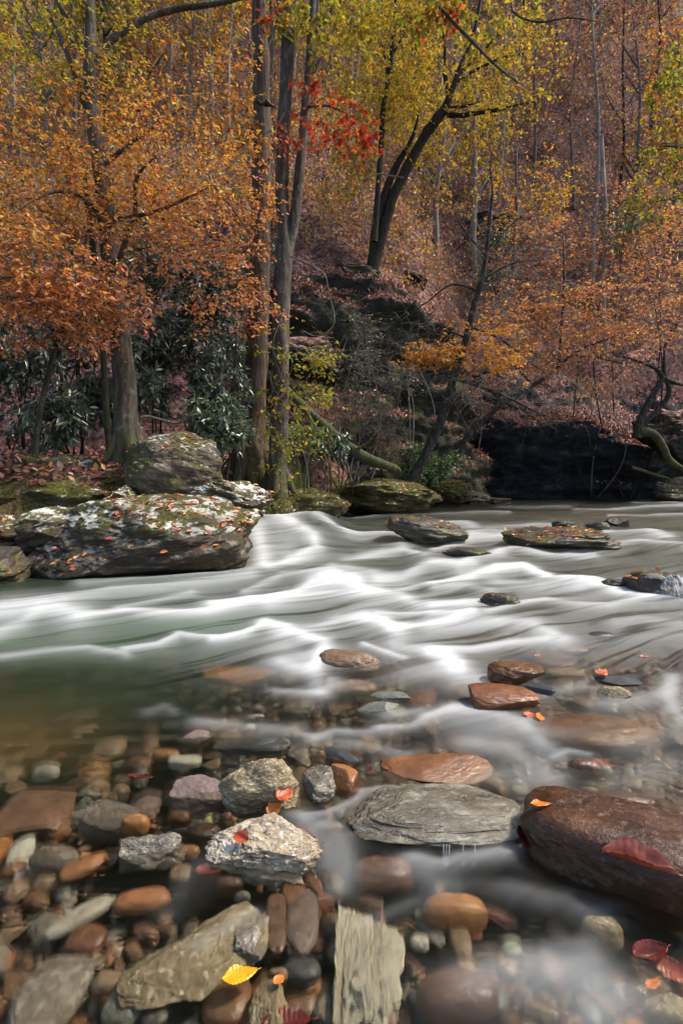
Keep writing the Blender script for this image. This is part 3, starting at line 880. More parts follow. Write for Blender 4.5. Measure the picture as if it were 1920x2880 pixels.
# ------------------------------------------------------------------ stones of the near shallows
ST = {
 'rust': rock_mat('rust_stone', (0.055, 0.02, 0.009), (0.135, 0.05, 0.021), (0.23, 0.1, 0.045), sc=7, rough=0.42, bump=0.25, vary=0.25, silt=0.6, bd=0.01),
 'orange': rock_mat('orange_stone', (0.16, 0.06, 0.02), (0.3, 0.125, 0.045), (0.42, 0.22, 0.09), sc=7, rough=0.42, bump=0.25, vary=0.12, silt=0.4, bd=0.01),
 'brown': rock_mat('brown_stone', (0.05, 0.027, 0.017), (0.12, 0.064, 0.038), (0.2, 0.115, 0.07), sc=8, rough=0.4, bump=0.3, vary=0.25, silt=0.6, bd=0.01),
 'tan': rock_mat('tan_stone', (0.1, 0.062, 0.034), (0.21, 0.14, 0.08), (0.33, 0.24, 0.15), sc=8, rough=0.5, bump=0.3, vary=0.22, silt=0.6, bd=0.01),
 'grey': rock_mat('grey_stone', (0.05, 0.042, 0.032), (0.145, 0.125, 0.097), (0.31, 0.28, 0.23), sc=9, fol=(1, 1, 2.2), rough=0.5, bump=0.5, vary=0.22, silt=0.6, speck=0.35, bd=0.012),
 'green': rock_mat('grey_green_stone', (0.06, 0.064, 0.05), (0.14, 0.15, 0.12), (0.27, 0.28, 0.23), sc=7, fol=(1, 1, 2.2), rough=0.5, bump=0.45, vary=0.2, silt=0.6, speck=0.2, bd=0.012),
 'dark': rock_mat('dark_slate_stone', (0.015, 0.017, 0.02), (0.045, 0.05, 0.053), (0.12, 0.13, 0.13), sc=6, fol=(1, 1, 4), rough=0.35, bump=0.5, vary=0.2, silt=0.6, bd=0.012),
 'purple': rock_mat('purplish_brown_stone', (0.06, 0.042, 0.034), (0.145, 0.105, 0.088), (0.25, 0.19, 0.165), sc=6, rough=0.45, bump=0.45, vary=0.15, silt=0.6, bd=0.012),
 'pale': rock_mat('pale_cream_stone', (0.24, 0.22, 0.16), (0.42, 0.4, 0.32), (0.58, 0.56, 0.47), sc=7, rough=0.55, bump=0.3, vary=0.12, silt=0.6, bd=0.01),
 'crystal': rock_mat('grainy_schist_stone', (0.1, 0.065, 0.035), (0.4, 0.32, 0.21), (0.72, 0.63, 0.5), sc=9, fol=(1, 1, 2.0), rough=0.38, bump=1.0, speck=0.75, bd=0.02),
 'gold': rock_mat('golden_grey_schist_stone', (0.075, 0.048, 0.02), (0.22, 0.165, 0.09), (0.4, 0.33, 0.2), sc=7, fol=(1.4, 1, 2.4), rough=0.5, bump=0.9, speck=0.45, bd=0.02),
 'slab': rock_mat('pale_grey_slab_stone', (0.04, 0.033, 0.02), (0.17, 0.155, 0.11), (0.55, 0.52, 0.43), sc=5.5, fol=(0.8, 1.6, 4), rough=0.35, bump=0.8, speck=0.3, bd=0.02, wet=0.035),
 'darkbrown': rock_mat('dark_wet_brown_stone', (0.018, 0.007, 0.003), (0.055, 0.021, 0.009), (0.125, 0.052, 0.02), sc=7, rough=0.46, bump=0.7, speck=0.35, bd=0.014, spec=0.35, wet=0.075),
 'cream': rock_mat('grooved_cream_stone', (0.2, 0.14, 0.07), (0.46, 0.42, 0.31), (0.62, 0.6, 0.48), sc=3.2, fol=(5, 1.1, 2), rough=0.55, bump=0.7, speck=0.2, silt=0.45, bd=0.02),
}
PLACED = []
NAMED = []


def stone(label, px, py, w, h, mat, seed, ztop=None, yaw=0.0, box=0.8, cuts=0, amp=0.1, fine=0.015, fsc=7.0, fol=(1, 1, 1), hr=0.5, tilt=0.0, roll=0.0, sub=4, z=None, step=0.0, group=None, hmin=0.5, hmax=0.85, name='stone', reg=True, gable=None):
    """(px, py) centre and (w, h) size in the photograph; ztop None: under water"""
    zc = -0.05 if z is None else z
    c = W(px, py, zc)
    d = c[1]
    el = math.atan2(py - HY, F)
    wm = w / F * d
    hm = h / F * d
    hz = hr * min(wm, hm * 1.6)
    dep = max((hm - hz * math.cos(el)) / math.sin(el), 0.55 * min(wm, hm / math.sin(el)))
    v, f = stone_mesh(sub, box, cuts, amp, fine, fsc, fol, seed, hmin, hmax, step)
    v = v / np.abs(v).max(0)
    if gable is not None:
        g = np.clip(1 - 0.85 * np.abs(v[:, 0] - gable), 0.1, 1)
        v[:, 1] *= np.where(v[:, 1] > 0, g, 1)
        v[:, 2] *= np.where(v[:, 2] > 0, 0.5 + 0.5 * g, 1)
    v = v * np.array([wm, dep, hz]) / 2
    v = rotx(roty(v, roll), tilt)
    if yaw:
        v = rotz(v, yaw)
    v = v + c
    mb = MB(); mb.add(v, f)
    base = np.array([c[0], c[1], v[:, 2].min()])
    o = mb.build(name, ST[mat] if isinstance(mat, str) else mat, base=base)
    tag(o, label, 'stone', group)
    PLACED.append((c[0], c[1], max(wm, dep) / 2, min(wm, dep) / 2))
    if reg:
        NAMED.append((px, py, label))
    return o, v


G_S = 'stones in the shallows'
S = lambda *a, **k: stone(*a, group=G_S, **k)
wedge = S('grainy crystalline wedge of rock standing dry in the shallows with a red leaf on it', 737, 2378, 350, 205, 'crystal', 311, z=0.015, yaw=-0.1, cuts=9, amp=0.1, fine=0.07, fsc=6, fol=(1, 1, 1.7), hr=0.42, sub=6, step=0.05, hmin=0.55, hmax=0.88, tilt=0.1, gable=0.1)
goldr = S('rounded golden grey rock with curved cracks behind the crystalline wedge', 733, 2228, 225, 200, 'gold', 302, z=0.03, cuts=5, amp=0.14, fine=0.03, fsc=4, fol=(1.5, 1, 3), hr=0.85, sub=6, step=0.05, roll=-0.2)
S('small grey rock between the golden grey rock and the pale flat slab', 897, 2215, 115, 150, 'grey', 303, z=0.0, cuts=8, amp=0.15, fine=0.03, hr=0.7, yaw=0.5, sub=5, step=0.05)
S('bright orange angular block with a pale crack, in front of the thin black slate', 968, 2188, 120, 118, 'orange', 304, z=0.0, cuts=7, box=0.6, amp=0.05, hr=0.6, yaw=-0.6, sub=5)
S('thin black slate lying aslant behind the bright orange block', 975, 2128, 160, 34, 'dark', 305, z=0.0, cuts=6, hr=0.25, yaw=-0.65, sub=4)
S('long smooth brown slab behind the pale flat slab', 1230, 2160, 320, 92, 'rust', 306, z=0.015, cuts=4, box=0.65, amp=0.1, hr=0.22, sub=5, tilt=0.12, yaw=-0.03, fine=0.02)
slab = S('long pale grey flat slab with water dripping off its front edge', 1212, 2285, 520, 178, 'slab', 307, z=0.015, cuts=10, box=0.62, amp=0.1, fine=0.035, fsc=3.5, fol=(0.8, 1, 3.5), hr=0.2, sub=6, step=0.06, tilt=0.12, hmin=0.6, hmax=0.9)
bigr = S('big dark brown flat topped boulder at right with a large red leaf on it', 1755, 2400, 600, 320, 'darkbrown', 308, z=0.03, cuts=5, box=0.58, amp=0.07, fine=0.012, fsc=6, hr=0.42, sub=6, yaw=-0.55, tilt=-0.02, hmin=0.7, hmax=0.92)
S('long reddish brown rock with a wet shining edge in midstream', 1398, 1962, 250, 84, 'rust', 309, z=0.03, cuts=3, box=0.75, amp=0.1, fine=0.03, hr=0.42, sub=5, roll=0.04, tilt=0.12)
S('orange brown block just behind the long reddish brown rock', 1450, 1895, 160, 72, 'rust', 310, z=0.04, cuts=5, box=0.65, amp=0.14, fine=0.03, hr=0.6, sub=5)
S('small striped black slate at the right end of the long reddish brown rock', 1517, 1936, 85, 34, 'dark', 311, z=0.02, cuts=5, hr=0.4, yaw=-0.6)
S('flat black slate at right with a scarlet leaf caught on its upstream end', 1742, 1915, 140, 44, 'dark', 312, z=0.02, cuts=5, hr=0.3, yaw=-0.35, sub=5)
S('olive grey rock just below the flat black slate at right', 1728, 1955, 95, 58, 'gold', 313, z=0.01, cuts=5, hr=0.5, sub=5)
S('large smooth brown dome of rock under a thin sheet of water at right', 1662, 2062, 345, 140, 'rust', 314, z=-0.04, box=0.9, amp=0.06, hr=0.3, sub=5)
S('small brown rock with a white curl of water behind it, above the dark brown boulder', 1643, 2165, 95, 70, 'brown', 315, z=0.0, amp=0.08, hr=0.6, sub=5)
S('flat grey green stone near the middle, the upper of a pair', 1098, 1956, 115, 34, 'green', 316, z=0.01, cuts=6, hr=0.3, sub=5, yaw=-0.1)
S('pale grey angular stone just below the flat grey green one', 1070, 1996, 145, 82, 'green', 317, z=-0.02, cuts=8, hr=0.4, sub=5)
S('brown mound of rock breaking the foam in the middle of the river', 978, 1862, 185, 105, 'tan', 318, z=-0.005, amp=0.12, cuts=4, hr=0.4, sub=5, fine=0.03)
S('long drowned orange brown rock below the middle froth', 675, 1902, 215, 58, 'orange', 319, z=-0.05, hr=0.4, box=0.7, cuts=4)
S('drowned tan rock right of the brown mound in the foam', 990, 1937, 140, 54, 'tan', 320, z=-0.04, hr=0.4)
S('lumpy bluish grey rock left of the crystalline wedge, barely awash', 412, 2403, 220, 180, 'grey', 327, z=-0.03, cuts=6, amp=0.2, fine=0.07, fsc=3.5, hr=0.6, sub=6, step=0.04)
S('large tilted grey slab under clear water in the lower foreground', 555, 2695, 430, 215, 'gold', 328, z=-0.03, cuts=8, box=0.6, amp=0.08, fine=0.03, fsc=3, fol=(2.5, .8, 2), hr=0.18, sub=6, yaw=0.75, step=0.03, hmin=0.6, hmax=0.9)
S('crumpled bluish grey rock right of the large tilted slab', 705, 2640, 110, 165, 'grey', 329, z=-0.02, cuts=7, amp=0.15, fine=0.07, hr=0.5, yaw=-0.2, sub=5, step=0.05)
S('dark brown rod shaped stone right of the crumpled grey rock', 776, 2595, 60, 150, 'brown', 330, z=-0.03, box=0.7, hr=0.5, yaw=0.12)
S('smooth grey brown oval stone right of the rod shaped stone', 848, 2595, 100, 175, 'purple', 331, z=-0.05, hr=0.5)
S('reddish brown upright oval stone just below the crystalline wedge', 822, 2518, 82, 112, 'rust', 332, z=-0.05, hr=0.6)
S('round brown stone in the shadow under the crystalline wedge', 648, 2492, 92, 82, 'brown', 333, z=-0.05, hr=0.7)
S('big round brown cobble with the yellow leaf at its upper edge', 640, 2822, 140, 150, 'rust', 334, z=-0.05, hr=0.5, amp=0.05, sub=5)
S('rough olive rock at the bottom edge, right of the big round brown cobble', 762, 2830, 120, 150, 'gold', 335, z=-0.02, cuts=5, fine=0.06, hr=0.5, sub=5, step=0.04)
S('cream rock with lengthwise grooves like split wood in the bottom middle', 1012, 2700, 250, 320, 'cream', 336, z=-0.075, cuts=8, box=0.7, amp=0.22, fine=0.1, fsc=1.8, fol=(4.5, 0.8, 1.5), hr=0.3, yaw=-0.2, sub=6)
S('smooth bright orange oval stone right of the grooved cream rock', 1280, 2572, 185, 96, 'orange', 337, z=-0.045, hr=0.6, amp=0.05, sub=5)
S('narrow upright tan stone under the bright orange oval', 1292, 2645, 62, 105, 'tan', 338, z=-0.06, hr=0.5)
S('slim curved grey stone left of the narrow upright tan stone', 1205, 2615, 50, 100, 'green', 339, z=-0.07, hr=0.5, yaw=0.5)
S('wide brown cobble at the bottom edge beside the white boil', 1285, 2812, 230, 160, 'rust', 340, z=-0.07, hr=0.5, amp=0.05, sub=5)
S('reddish brown drowned cobble under the streaks below the pale slab', 1075, 2470, 185, 135, 'rust', 341, z=-0.06, hr=0.5, sub=5)
S('brown three cornered rock at the left edge', 85, 2283, 230, 200, 'brown', 342, z=-0.1, cuts=7, box=0.7, hr=0.3, sub=5, yaw=0.4)
S('pale lumpy grey rock above the glowing orange pebble', 305, 2305, 190, 135, 'grey', 343, z=-0.06, cuts=4, amp=0.2, hr=0.5, sub=5)
S('glowing orange egg shaped pebble above the lumpy bluish grey rock', 380, 2324, 80, 52, 'orange', 344, z=-0.03, hr=0.8)
S('purplish brown rock with a dark notch left of the golden grey rock', 570, 2233, 205, 145, 'purple', 345, z=-0.02, cuts=6, amp=0.15, hr=0.45, sub=5, fine=0.03)
S('pale grey oval pebble above the purplish brown rock', 520, 2145, 96, 42, 'pale', 346, z=-0.05, hr=0.5)
S('tan oval pebble left of the pale grey oval pebble', 465, 2125, 82, 32, 'orange', 347, z=-0.05, hr=0.5)
S('pinkish mottled rock just under the edge of the white water', 545, 2078, 100, 56, 'purple', 348, z=-0.02, cuts=4, hr=0.5)
S('tan pear shaped stone in the murky water at left', 312, 2108, 85, 85, 'tan', 349, z=-0.09, hr=0.5)
S('pale round pebble glinting in the murky water at far left', 130, 2176, 76, 46, 'pale', 350, z=-0.1, hr=0.6)
S('wide dark grey slab under water behind the golden grey rock', 710, 2100, 220, 66, 'dark', 351, z=-0.03, hr=0.4, cuts=5, sub=5)
S('flat orange stone half under the lumpy bluish grey rock', 400, 2535, 160, 76, 'orange', 352, z=-0.06, hr=0.4, yaw=0.2)
S('slanting rust coloured stone left of the lumpy bluish grey rock', 238, 2442, 130, 64, 'orange', 353, z=-0.07, hr=0.4, yaw=0.6)
S('mottled grey stone left of the slanting rust coloured stone', 150, 2420, 140, 82, 'grey', 354, z=-0.06, hr=0.5)
S('long white slanting stone in the blurred shallows at lower left', 228, 2580, 190, 70, 'pale', 355, z=-0.06, hr=0.4, yaw=0.75)
S('dark rust disc of stone below the long white slanting stone', 245, 2645, 112, 92, 'rust', 356, z=-0.07, hr=0.4)
S('teal grey smooth stone at the bottom edge below the tilted slab', 352, 2835, 120, 120, 'green', 357, z=-0.05, hr=0.5, sub=5)
S('small bluish stone right of the teal grey one at the bottom edge', 440, 2850, 76, 92, 'dark', 358, z=-0.05, hr=0.5)
S('broad grey flat stone in the bottom left corner', 150, 2792, 190, 220, 'grey', 359, z=-0.07, cuts=5, hr=0.3, sub=5)
S('tan stone between the broad grey flat stone and the tilted slab', 302, 2768, 86, 70, 'tan', 360, z=-0.06, hr=0.5)
S('small orange oval pebble left of the crystalline wedge', 522, 2400, 82, 40, 'orange', 361, z=-0.04, hr=0.6)
S('knobbly tan pebble right of the yellow leaf', 782, 2746, 60, 36, 'tan', 362, z=-0.03, hr=0.7)
S('round grey stone right of the knobbly tan pebble', 848, 2735, 110, 92, 'dark', 363, z=-0.07, hr=0.5)
S('brown cube like pebble touching the yellow leaf from above', 630, 2708, 68, 60, 'brown', 364, z=-0.03, cuts=6, hr=0.7)
S('tan upright stone above the flat orange stone', 508, 2462, 70, 70, 'tan', 365, z=-0.06, hr=0.6)
S('small round greenish pebble at the top of the tilted slab', 683, 2526, 46, 44, 'green', 366, z=-0.03, hr=0.8)
S('round dome of grey stone with water sliding over it at lower right', 1692, 2632, 120, 100, 'gold', 367, z=-0.02, hr=0.8, sub=5)
S('olive grey stone in the bottom right corner', 1880, 2850, 150, 110, 'gold', 368, z=-0.02, hr=0.5)
S('small dark red stone under the drowned red leaf at lower right', 1790, 2790, 66, 60, 'brown', 369, z=-0.05, hr=0.6)
S('brown drowned cobble against the left side of the dark brown boulder', 1500, 2440, 130, 110, 'brown', 370, z=-0.08, hr=0.5)
S('pale pebble left of the narrow upright tan stone', 1180, 2655, 56, 54, 'pale', 371, z=-0.06, hr=0.6)
S('tan round stone above the upper left corner of the dark brown boulder', 1612, 2245, 66, 60, 'tan', 372, z=-0.03, hr=0.6)
S('dark wedge of stone between the crystalline wedge and the bluish grey rock', 572, 2345, 95, 60, 'darkbrown', 373, z=-0.02, cuts=6, hr=0.5)
S('russet round stone under the purplish brown rock', 505, 2305, 66, 56, 'rust', 374, z=-0.05, hr=0.7)
S('broad brown stone behind the dark brown boulder, water sliding over it', 1730, 2260, 230, 80, 'brown', 375, z=-0.03, hr=0.4, sub=5)
S('small brown stone in the swirl left of the pale flat slab', 925, 2335, 86, 50, 'purple', 376, z=-0.02, hr=0.6)
S('drowned brown hump under the veil of water above the smooth brown dome', 1560, 1868, 130, 50, 'brown', 377, z=-0.05, hr=0.4)
S('tan drowned rock right of the orange brown block', 1590, 1895, 120, 42, 'tan', 378, z=-0.05, hr=0.4)
S('dark ripple washed rock at right above the flat black slate', 1690, 1788, 80, 34, 'dark', 379, z=0.0, hr=0.4)
S('brown ripple washed rock left of the dark one above the black slate', 1610, 1830, 90, 40, 'brown', 380, z=-0.01, hr=0.4)
S('grey green drowned rock at the lip of the middle foam', 1330, 1850, 150, 42, 'green', 381, z=-0.04, hr=0.3)

# every other cobble of the bed, each a stone of its own
ANCH = [(737, 2375, 'crystalline wedge'), (733, 2228, 'golden grey rock'), (1212, 2285, 'pale flat slab'), (1745, 2375, 'dark brown boulder'), (412, 2403, 'lumpy bluish rock'), (555, 2695, 'tilted grey slab'),
        (1012, 2700, 'grooved cream rock'), (1280, 2572, 'bright orange oval'), (675, 2745, 'yellow leaf'), (85, 2283, 'three cornered rock'), (228, 2580, 'long white stone'), (1660, 2060, 'smooth brown dome'),
        (1398, 1962, 'long reddish rock'), (1742, 1915, 'flat black slate'), (1085, 1975, 'grey green pair'), (150, 2792, 'broad corner stone'), (1285, 2812, 'wide bottom cobble'), (570, 2233, 'notched purplish rock'), (1692, 2632, 'round grey dome')]
WORD = {'rust': 'rust red', 'orange': 'orange', 'brown': 'brown', 'tan': 'tan', 'grey': 'grey', 'green': 'grey green', 'dark': 'blackish', 'purple': 'purplish', 'pale': 'pale'}
ORD = ['', 'second ', 'third ', 'fourth ', 'fifth ', 'sixth ', 'seventh ', 'eighth ', 'ninth ', 'tenth ']


def where(px, py):
    a = min(ANCH, key=lambda q: (q[0] - px) ** 2 + (q[1] - py) ** 2)
    dx, dy = px - a[0], py - a[1]
    if abs(dx) > 1.3 * abs(dy):
        w = 'right of' if dx > 0 else 'left of'
    elif abs(dy) > 1.3 * abs(dx):
        w = 'below' if dy > 0 else 'above'
    else:
        w = ('below and ' if dy > 0 else 'above and ') + ('right of' if dx > 0 else 'left of')
    return w, a[2], math.hypot(dx, dy)


fill = []
tries = 0
while len(fill) < 285 and tries < 14000:
    tries += 1
    px = R.uniform(-60, 1980); py = 1790 + 1120 * R.random() ** 0.8
    if R.random() < 0.35: px = R.uniform(-60, 1000)
    c = W(px, py, -0.08)
    size = R.uniform(42, 115) * (0.55 + 0.75 * (py - 1500) / 1300)
    r = size / F * c[1] / 2
    if any((c[0] - q[0]) ** 2 + ((c[1] - q[1]) * 1.0) ** 2 < (0.68 * (0.45 * q[2] + 0.55 * q[3]) + r * 0.66) ** 2 for q in PLACED):
        continue
    mat = R.choice(['rust', 'orange', 'brown', 'tan', 'grey', 'green', 'dark', 'purple', 'pale'], p=[.2, .1, .28, .2, .09, .03, .04, .05, .01])
    asp = R.uniform(0.55, 1.0)
    shape = R.random() < 0.5
    z = bed_z(np.array([c[0]]), np.array([c[1]]))[0] + r * 0.45
    z = min(z, -0.02 - r * 0.25)
    word = ('small ' if size < 60 else 'big ' if size > 100 else 'middling ') + WORD[mat] + (' angular stone' if shape else ' flat stone' if asp < 0.68 else ' round stone')
    fill.append((px, py, size, asp, str(mat), shape, z, word))
    PLACED.append((c[0], c[1], r, r * asp))
seen = {}
labs = []
for q in sorted(range(len(fill)), key=lambda q: where(fill[q][0], fill[q][1])[2]):
    w, a, dist = where(fill[q][0], fill[q][1])
    key = f'{fill[q][7]} {w} the {a}'
    n = seen.get(key, 0); seen[key] = n + 1
    labs.append((q, key, n))
for q, key, n in labs:
    px, py, size, asp, mat, shape, z, word = fill[q]
    lab = key if seen[key] == 1 else (('nearest ' if n == 0 else ORD[n] + 'nearest ') + key)
    stone(lab, px, py, size, size * asp, mat, 1000 + q, z=z, yaw=R.uniform(0, 3.1), cuts=int(7 * shape), box=0.65 if shape else 0.85, amp=0.2, fine=0.035, fsc=4, hr=R.uniform(0.4, 0.7), sub=4, group='cobbles on the river bed', name='cobble', reg=False)

# gravel between the cobbles: nobody could count it
mb = MB()
v0, f0 = ICO[1]
n = 5600
u = R.uniform(-1.35, 1.35, n); yy = 0.75 + 2.6 * R.random(n) ** 1.3
xx = u * yy
gm = [(.2, (0.2, 0.08, 0.035)), (.25, (0.1, 0.06, 0.035)), (.2, (0.27, 0.2, 0.13)), (.2, (0.17, 0.165, 0.14)), (.1, (0.05, 0.05, 0.05)), (.05, (0.4, 0.36, 0.28))]
rad = 0.006 + 0.02 * R.random(n) ** 2
q = v0[None] * rad[:, None, None] * R.uniform(0.6, 1.4, (n, 1, 3)) * (1 + 0.2 * R.standard_normal((n, len(v0), 1)) * 0.5)
q[:, :, 2] *= 0.7
q = q + np.stack([xx, yy, bed_z(xx, yy) + rad * 0.4], -1)[:, None, :]
mb.add(q.reshape(-1, 3), ((np.arange(n) * len(v0))[:, None, None] + f0[None]).reshape(-1, 3), 0, np.repeat(pal(n, gm), len(v0), 0))
m = Mat('river_gravel')
GRAV = m.principled(m.attr('col'), 0.5)
tag(mb.build('gravel', GRAV), kind='stuff')

# threads of water falling from the front edge of the pale slab, and over the brown boulder at right: part of the river
m = Mat('falling_water')
d1 = m.node('ShaderNodeBsdfDiffuse', None, Color=(0.85, 0.87, 0.92)).outputs[0]
t1 = m.node('ShaderNodeBsdfTransparent').outputs[0]
fx = m.node('ShaderNodeMixShader', None, Fac=m.ramp(m.noise(m.scale(m.obj, (60, 60, 4)), 1.0, 2), [(0.4, 0.05), (0.75, 0.5)]), i1=t1, i2=d1).outputs[0]
m.t.links.new(fx, m.out.inputs[0])
mb = MB()
for px_, top, bot, w_ in [(1247, 2352, 2402, 5), (1255, 2350, 2400, 8), (1263, 2354, 2404, 4), (1302, 2360, 2395, 4), (1335, 2364, 2394, 4)]:
    d = F / (2398 - HY) - 0.03
    a, e = P(px_, top, d + 0.02), P(px_ - 2, bot, d)
    a[2] = 0.03; e[2] = -0.012
    tube(mb, np.linspace(a, e, 5), np.linspace(0.6, 1.2, 5) * w_ / F * d * 0.5, 5, 0)
fw = mb.build('trickle', m.m, parent=river)
mb = MB()
c = P(1842, 1640, 4.4)
th = np.linspace(-1.15, 1.15, 60)[None, :]; tt = np.linspace(0, 1, 16)[:, None]
X = c[0] + 0.25 * np.sin(th) * (0.86 + 0.2 * tt); Y = 4.4 - 0.22 * np.cos(th) * (0.75 + 0.4 * tt); Z = 0.18 - 0.19 * tt ** 1.7 - 0.02 * np.abs(th) + 0.012 * np.sin(th * 17)
mb.add(np.stack(np.broadcast_arrays(X, Y, Z), -1).reshape(-1, 3), grid_faces(16, 60))
mb.build('water_fringe', m.m, parent=river)

# ------------------------------------------------------------------ single fallen leaves that show
def proj(v):
    return CX + v[:, 0] / v[:, 1] * F, HY - (v[:, 2] - H) / v[:, 1] * F


def on(v, px, py):
    """the point of a surface seen at this pixel"""
    a, b = proj(v)
    d = np.hypot(a - px, b - py)
    k = np.nonzero(d < d.min() + 6)[0]
    return v[k[np.argmin(v[k, 1])]].copy()


LEAFM = {}


def leafm(key, c1, c2, c3):
    m = Mat('leaf_' + key)
    n = m.noise(m.obj, 22, 5, 0.65)
    spots = m.noise(m.obj, 90, 3, 0.7)
    col = m.ramp(n, [(0.3, c1), (0.5, c2), (0.72, c3)])
    col = m.mix(m.ramp(spots, [(0.62, 0.0), (0.7, 0.7)]), col, tuple(0.35 * x for x in c1))
    d = m.node('ShaderNodeBsdfPrincipled')
    m.put(d.inputs['Base Color'], col); m.put(d.inputs['Roughness'], 0.38)
    m.put(d.inputs['Normal'], m.bump(n, 0.4, 0.005))
    t = m.node('ShaderNodeBsdfTranslucent', None, Color=col).outputs[0]
    m.t.links.new(m.node('ShaderNodeMixShader', None, Fac=0.25, i1=d.outputs[0], i2=t).outputs[0], m.out.inputs[0])
    LEAFM[key] = m.m


leafm('yellow', (0.6, 0.28, 0.012), (0.75, 0.4, 0.015), (0.8, 0.5, 0.03))
leafm('scarlet', (0.22, 0.025, 0.01), (0.45, 0.07, 0.02), (0.6, 0.2, 0.04))
leafm('orange', (0.5, 0.12, 0.015), (0.65, 0.2, 0.03), (0.75, 0.32, 0.06))
leafm('redbrown', (0.18, 0.035, 0.02), (0.36, 0.085, 0.05), (0.5, 0.17, 0.11))
leafm('copper', (0.22, 0.05, 0.03), (0.42, 0.13, 0.085), (0.56, 0.27, 0.19))
leafm('darkred', (0.07, 0.008, 0.006), (0.17, 0.018, 0.012), (0.28, 0.05, 0.025))


def leaf_thing(label, pos, L, wr, key, yaw, tilt=0.0, roll=0.0, curl=0.25, lobes=0, fold=0.3, group=None, seed=0):
    """one leaf blade with a raised midrib, wavy rim and stalk"""
    nu, nv = 40, 17
    u = np.linspace(0, 1, nu)[:, None]
    v = np.linspace(-1, 1, nv)[None, :]
    w = np.sin(np.pi * np.clip(u, 0, 1) ** 0.85) ** 0.75
    if lobes:
        w = w * (0.62 + 0.38 * np.abs(np.sin(lobes * np.pi * u ** 0.9 + 0.4))) * 1.15
    wob = fbm(np.stack([u.repeat(nv, 1).ravel() * 3 + seed, v.repeat(nu, 0).ravel() * 2, 0 * u.repeat(nv, 1).ravel()], -1), 3).reshape(nu, nv)
    X = (u - 0.5) + 0 * v
    Y = v * w * wr * 0.5
    Z = np.abs(v) * w * fold * wr * 0.5 + curl * ((u - 0.5) ** 2) * 1.0 + 0.05 * wob * np.abs(v) + 0.01 * np.sin(u * 60) * np.abs(v) * w
    q = np.stack([X, Y, Z + 0.012], -1).reshape(-1, 3) * L
    q2 = q - np.array([0, 0, 0.006 * L])
    f = grid_faces(nu, nv)
    mb = MB(); mb.add(q, f); mb.add(q2, f[:, ::-1])
    tube(mb, np.array([[0.5 * L, 0, curl * .25 * L + .01 * L], [.55 * L, .01 * L, curl * .28 * L], [.6 * L, .03 * L, curl * .25 * L]]), [0.012 * L, 0.01 * L, 0.008 * L], 5)
    o = mb.build('fallen_leaf', LEAFM[key])
    o.location = pos
    o.rotation_euler = (tilt, roll, yaw)
    return tag(o, label, 'leaf', group)


LG = 'single leaves on the stones'
tiltv = 0.2
p = W(675, 2742, 0.012); leaf_thing('bright yellow leaf lying flat in the lower foreground', p, 0.07, 0.55, 'yellow', 0.3, curl=0.05, fold=0.06, group=LG)
p = on(bigr[1], 1795, 2450); p[2] += 0.018
leaf_thing('large folded coppery red leaf on the dark brown boulder at right', p, 0.155, 0.36, 'copper', -0.5, tilt=0.1, curl=0.14, fold=1.3, group=LG, seed=4)
p = on(bigr[1], 1515, 2266); p[2] += 0.01
leaf_thing('small orange leaf on the upper left corner of the dark brown boulder', p, 0.055, 0.45, 'orange', 0.0, fold=0.1, curl=.05, group=LG)
p = on(wedge[1], 682, 2352); p[2] += 0.008; p[1] -= 0.01
leaf_thing('curled orange red leaf on top of the crystalline wedge', p, 0.048, 0.62, 'scarlet', -0.5, tilt=0.5, curl=0.4, fold=0.5, group=LG, seed=2)
p = on(goldr[1], 805, 2235); p[2] += 0.012; p[1] -= .01
leaf_thing('scarlet lobed leaf on the right flank of the golden grey rock', p, 0.058, 0.8, 'scarlet', 0.6, tilt=0.5, lobes=3, fold=0.2, group=LG, seed=6)
p = on(goldr[1], 770, 2280); p[2] += 0.015; p[1] -= .015
leaf_thing('pale orange leaf between the golden grey rock and the crystalline wedge', p, 0.055, 0.7, 'orange', 0.9, tilt=0.55, lobes=3, fold=0.2, group=LG, seed=7)
leaf_thing('dark red leaf trapped at the right shoulder of the crystalline wedge', W(858, 2345, 0.0), 0.1, 0.3, 'darkred', -0.9, group=LG, seed=8)
leaf_thing('dark red leaf under the left point of the crystalline wedge', W(590, 2450, -0.015), 0.07, 0.6, 'darkred', 0.2, group=LG, seed=9)
leaf_thing('scarlet leaf caught on the flat black slate at right', W(1690, 1893, 0.055), 0.1, 0.45, 'scarlet', 0.6, tilt=0.4, lobes=2, group=LG, seed=10)
leaf_thing('tiny scarlet leaf under the right end of the long reddish rock', W(1488, 2010, 0.02), 0.055, 0.6, 'scarlet', 0.2, tilt=0.4, group=LG, seed=11)
leaf_thing('orange leaf scrap on the left edge of the smooth brown dome', W(1516, 2018, 0.02), 0.06, 0.6, 'orange', 1.2, tilt=0.4, group=LG, seed=12)
leaf_thing('big curled russet leaf half drowned at lower right', W(1825, 2690, 0.0), 0.085, 0.45, 'darkred', 0.2, tilt=0.15, curl=0.7, fold=0.8, group=LG, seed=13)
leaf_thing('russet leaf tip at the right edge under the curled russet leaf', W(1895, 2735, -0.01), 0.08, 0.5, 'redbrown', -0.5, tilt=0.3, curl=0.3, group=LG, seed=14)
leaf_thing('small bright orange leaf scrap at lower right beside the dark red stone', W(1835, 2768, 0.01), 0.045, 0.4, 'orange', 0.5, fold=.1, group=LG)
leaf_thing('red leaf blurred in the bottom middle at the picture edge', W(810, 2885, -0.02), 0.09, 0.5, 'darkred', 0.1, lobes=3, group=LG, seed=15)
leaf_thing('dark red leaf wedged between the pale slab and the dark brown boulder', W(1470, 2355, 0.03), 0.09, 0.5, 'darkred', 1.3, tilt=0.5, group=LG, seed=16)
